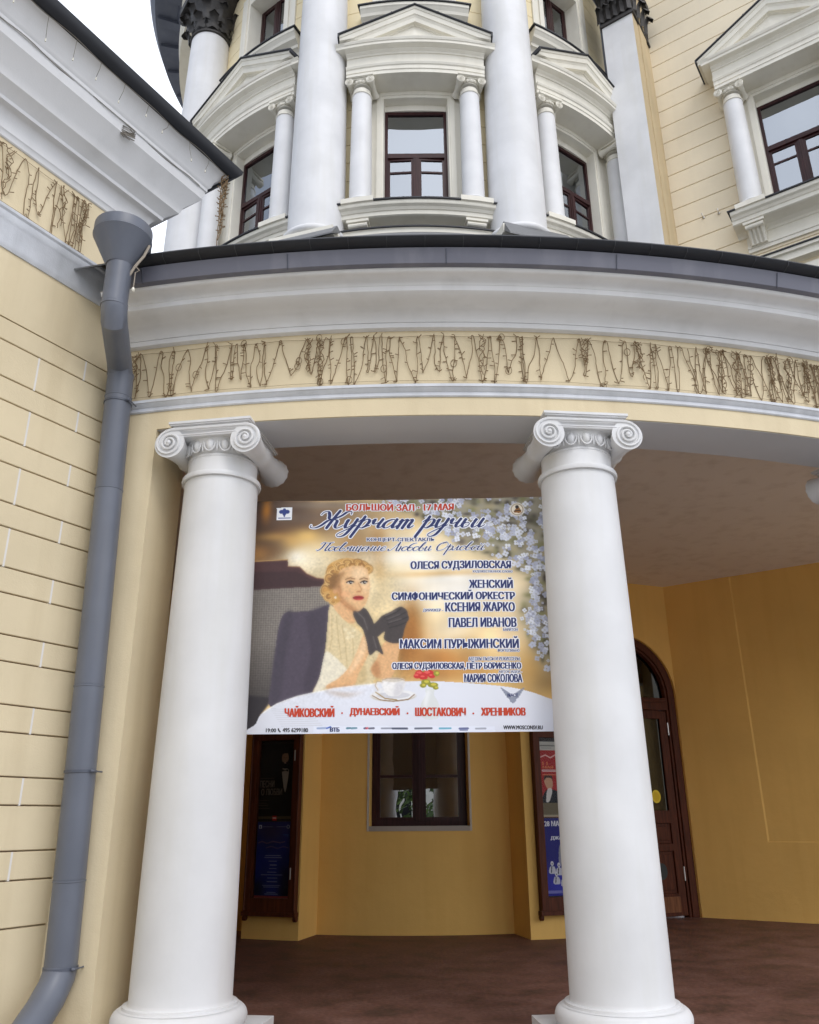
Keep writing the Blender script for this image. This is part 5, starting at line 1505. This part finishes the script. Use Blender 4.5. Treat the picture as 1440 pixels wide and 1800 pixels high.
# black poster with a man in evening dress
p = Paint(110, 150, 600, 880, (16, 14, 14)); p.blob(120, 200, 260, 260, (44, 38, 38), .9)
p.poly([(250, 520), (300, 330), (400, 290), (460, 250), (540, 300), (600, 330), (600, 560), (500, 640), (260, 620)], (9, 9, 11))
p.poly([(400, 300), (440, 285), (500, 290), (520, 320), (500, 460), (470, 560), (430, 460)], (150, 142, 128)); p.poly([(400, 292), (455, 305), (510, 292), (508, 322), (455, 312), (402, 324)], (8, 8, 8), smooth=False)
p.ell(448, 170, 60, 88, (150, 118, 92)); p.poly([(388, 190), (410, 210), (450, 215), (490, 205), (508, 185), (500, 250), (450, 270), (400, 250)], (34, 26, 22)); p.poly([(386, 140), (400, 90), (450, 70), (500, 88), (512, 140), (490, 112), (410, 114)], (20, 16, 14))
p.ell(428, 158, 9, 4, (30, 22, 20)); p.ell(470, 158, 9, 4, (30, 22, 20)); p.ell(450, 222, 22, 5, (180, 150, 130)); p.line([(449, 165), (445, 192)], 6, (120, 90, 70))
for y, x1_ in ((650, 190), (680, 160), (705, 180), (740, 230)): p.line([(30, y), (x1_, y)], 7, (110, 104, 98), .7)
p.line([(30, 395), (270, 395)], 8, (110, 100, 90), .8); p.line([(0, 845), (600, 845)], 26, (90, 78, 58)); p.poly([(270, 825), (345, 825), (345, 878), (270, 878)], (190, 30, 26), smooth=False); p.line([(282, 850), (334, 850)], 12, (226, 200, 190))
def e1(Q):
    return [text_mesh('ПЕСНИ', 30, 280, 420, 500, 3, 0, Q, .0012, 3), text_mesh('О ЛЮБВИ', 60, 420, 515, 590, 3, 0, Q, .0012, 3)]
poster(FL, -.285, .245, 1.435, 2.43, p, 'black poster of a bearded man in evening dress, above the blue poster', e1, mats_p)
p = Paint(110, 150, 600, 1080, (18, 38, 128)); p.blob(260, 140, 330, 190, (66, 54, 84), .8); p.blob(520, 800, 120, 300, (10, 16, 60), .8); p.blob(90, 960, 120, 160, (10, 16, 50), .9); p.blob(540, 980, 100, 200, (8, 12, 40), .8)
p.poly([(50, 50), (100, 50), (100, 100), (50, 100)], (190, 194, 210), smooth=False); p.poly([(62, 60), (88, 60), (88, 90), (62, 90)], (50, 54, 90), smooth=False); p.ell(548, 74, 26, 26, (180, 186, 204)); p.ell(548, 74, 18, 18, (26, 40, 110))
for x0_, x1_ in ((120, 280), (360, 510)): p.line([(x0_, 74), (x1_, 74)], 9, (150, 156, 180), .8)
for y, a_, b_ in ((480, 190, 440), (505, 170, 460), (560, 250, 380), (612, 270, 380), (660, 260, 380), (708, 230, 380), (745, 130, 480), (790, 240, 400), (838, 230, 400), (890, 160, 450), (915, 180, 430), (985, 240, 380), (1010, 200, 420)): p.line([(a_, y), (b_, y)], 8, (170, 178, 204), .85)
p.line([(20, 1046), (590, 1046)], 26, (150, 60, 60)); p.line([(20, 1066), (590, 1066)], 12, (190, 160, 150)); p.line([(470, 190), (550, 190), (540, 220)], 7, (60, 120, 190), .8)
p.line([(60, 300), (120, 280), (200, 310), (300, 280), (420, 300), (500, 285)], 14, (150, 110, 120), .7); p.line([(190, 372), (280, 350), (380, 380), (480, 352), (560, 370)], 14, (130, 104, 130), .7)
def e2(Q): return [text_mesh('ЕЛ. ТЕРЕМ', 240, 450, 180, 208, 5, 0, Q, .0012, 2)]
poster(FL, -.285, .245, .475, 1.425, p, 'blue concert programme poster with lines of white text, below the black poster', None, mats_p)
p = Paint(100, 150, 600, 1100, (176, 30, 28)); p.poly([(0, 0), (600, 0), (600, 130), (0, 130)], (196, 196, 186), smooth=False); p.line([(40, 60), (300, 60)], 16, (120, 120, 116)); p.line([(60, 95), (220, 95)], 8, (130, 130, 126))
p.poly([(90, 640), (70, 560), (90, 520), (170, 510), (210, 560), (215, 640), (190, 690), (130, 700)], (206, 160, 124)); p.poly([(70, 580), (80, 510), (140, 480), (210, 510), (215, 580), (190, 540), (110, 540)], (60, 34, 24))
p.poly([(40, 900), (60, 760), (130, 700), (230, 710), (400, 780), (420, 900)], (22, 22, 28)); p.poly([(120, 705), (200, 705), (150, 860), (90, 880)], (222, 220, 214)); p.poly([(0, 900), (600, 900), (600, 1100), (0, 1100)], (110, 100, 72), smooth=False); p.poly([(0, 1070), (600, 1070), (600, 1100), (0, 1100)], (170, 160, 130), smooth=False)
p.line([(40, 230), (120, 200), (200, 240), (300, 190), (420, 230), (540, 200)], 16, (236, 190, 180)); p.line([(60, 430), (540, 430)], 26, (232, 214, 206)); p.line([(60, 430), (540, 430)], 8, (176, 30, 28)); p.line([(60, 490), (400, 490)], 12, (220, 120, 80)); p.line([(420, 520), (560, 520)], 12, (230, 200, 190))
def e3(Q): return [text_mesh('11', 60, 150, 300, 350, 8, 0, Q, .0012, 4), text_mesh('МАЯ', 60, 240, 360, 400, 8, 0, Q, .0012, 4), text_mesh('ПЕ', 330, 560, 930, 1030, 8, 0, Q, .0012, 2)]
poster(FR, -.265, .265, 1.455, 2.43, p, 'red poster of a man in a dark suit, above the blue jazz poster', e3, mats_p)
p = Paint(100, 150, 600, 1050, (34, 32, 120)); p.blob(300, 900, 400, 200, (60, 60, 200), .7)
p.poly([(240, 500), (260, 380), (330, 330), (420, 320), (430, 620), (250, 620)], (150, 152, 162)); p.ell(350, 420, 40, 60, (90, 92, 110))
for x, y in ((120, 620), (230, 640), (330, 660), (420, 650), (180, 760), (300, 790), (420, 780), (520, 700)):
    p.ell(x, y, 26, 32, (214, 214, 218)); p.poly([(x - 50, y + 130), (x - 40, y + 50), (x, y + 36), (x + 40, y + 50), (x + 50, y + 130)], (200, 200, 208)); p.line([(x - 10, y + 50), (x - 20, y + 120)], 14, (40, 40, 60)); p.ell(x, y + 4, 10, 8, (70, 60, 60))
p.line([(0, 1000), (600, 1000)], 40, (120, 120, 190))
def e4(Q): return [text_mesh('28 МАЯ', 30, 330, 35, 110, 8, 0, Q, .0012, 2), text_mesh('БОЛЬШОЙ', 330, 590, 160, 215, 8, 0, Q, .0012, 2), text_mesh('ДЖАЗОВЫЙ', 120, 590, 235, 305, 8, 0, Q, .0012, 2)]
poster(FR, -.265, .265, .50, 1.44, p, 'blue jazz poster with white musicians, below the red poster', e4, mats_p)

# ------------------------------------------------------------------ across the street, behind the viewer: what the panes mirror
def leaf_tree(x, y, h, r, seed, label):
    rr = random.Random(seed)
    root = thing('street_tree', label, 'tree', (x, y, -.15), 'trees across the street'); 
    m = MB(); base = V((x, y, -.15))
    m.tube([base, base + V((.05, 0, h * .3)), base + V((-.05, .06, h * .6)), base + V((0, 0, h * .85))], [.16, .12, .08, .02], 9)
    tips = []
    for i in range(16):
        a = rr.uniform(0, 6.28); z0 = h * rr.uniform(.22, .7); L_ = r * rr.uniform(.5, .95)
        p = base + V((0, 0, z0)); e = p + V((cos(a) * L_, sin(a) * L_, L_ * rr.uniform(.1, .8)))
        m.tube([p, p.lerp(e, .5) + V((0, 0, .1)), e], [.05, .03, .012], 6); tips += [p.lerp(e, .6), e]
    m.build('trunk', wood('tree_bark', (.10, .075, .055), .9), root)
    m = MB()
    for c in tips:
        for _ in range(60):
            q = c + V((rr.gauss(0, .42), rr.gauss(0, .42), rr.gauss(0, .36)))
            d = V((rr.uniform(-1, 1), rr.uniform(-1, 1), rr.uniform(-.6, 1))).normalized(); e = d.orthogonal(); f = d.cross(e); L_ = rr.uniform(.06, .12)
            m.add([q - e * L_, q + f * L_ * .5, q + e * L_, q - f * L_ * .5], [(0, 1, 2, 3)], rr.randrange(2))
    m.build('crown', [simple('leaf_green', (.12, .20, .04), .5), simple('leaf_green_dark', (.07, .12, .03), .5)], root)
leaf_tree(-2.6, -7.5, 5.5, 1.9, 1, 'slim leafy tree across the street, left one, mirrored in the ground floor window')
leaf_tree(2.4, -9.0, 6.5, 2.2, 2, 'taller leafy tree across the street, right one, mirrored in the ground floor window')
house = thing('opposite_house', 'pale rendered house across the street with a green door, mirrored in the panes', 'building', (0, -22, -.15))
OH = flat(V((0, -22, 0)), V((-1, 0, 0)), V((0, 1, 0)))
m = MB(); m.boxM(-14, 14, -8, 0, -.15, 7.5, OH); m.boxM(-14, 14, 0, .12, 4.2, 4.5, OH); m.boxM(-14.3, 14.3, -8, .4, 7.5, 7.8, OH); m.build('wall', plaster('pale_house_render', (.84, .80, .72), .9, .1), house)
for i in range(-4, 5):
    for z in (1.0, 4.9):
        if i == 0 and z < 2: continue
        m = MB(); x = i * 2.8
        for q in ((x - .6, x - .48, z, z + 2.1), (x + .48, x + .6, z, z + 2.1), (x - .48, x + .48, z, z + .12), (x - .48, x + .48, z + 1.98, z + 2.1), (x - .05, x + .05, z + .12, z + 1.98)): m.boxM(q[0], q[1], .001, .08, q[2], q[3], OH)
        w_ = m.build('window', M_trim, house)
        m = MB(); m.boxM(x - .48, x + .48, .002, .02, z + .1, z + 2.0, OH); m.build('pane', M_dark, w_)
m = MB(); m.boxM(-.7, .7, .002, .07, .3, 3.0, OH); m.build('door', simple('green_door_paint', (.03, .12, .08), .4), house)
m = MB(); m.boxM(-1.1, 1.1, 0, .9, -.15, .1, OH); m.boxM(-1.0, 1.0, 0, .55, .1, .3, OH); m.build('doorstep', M_grey, house)
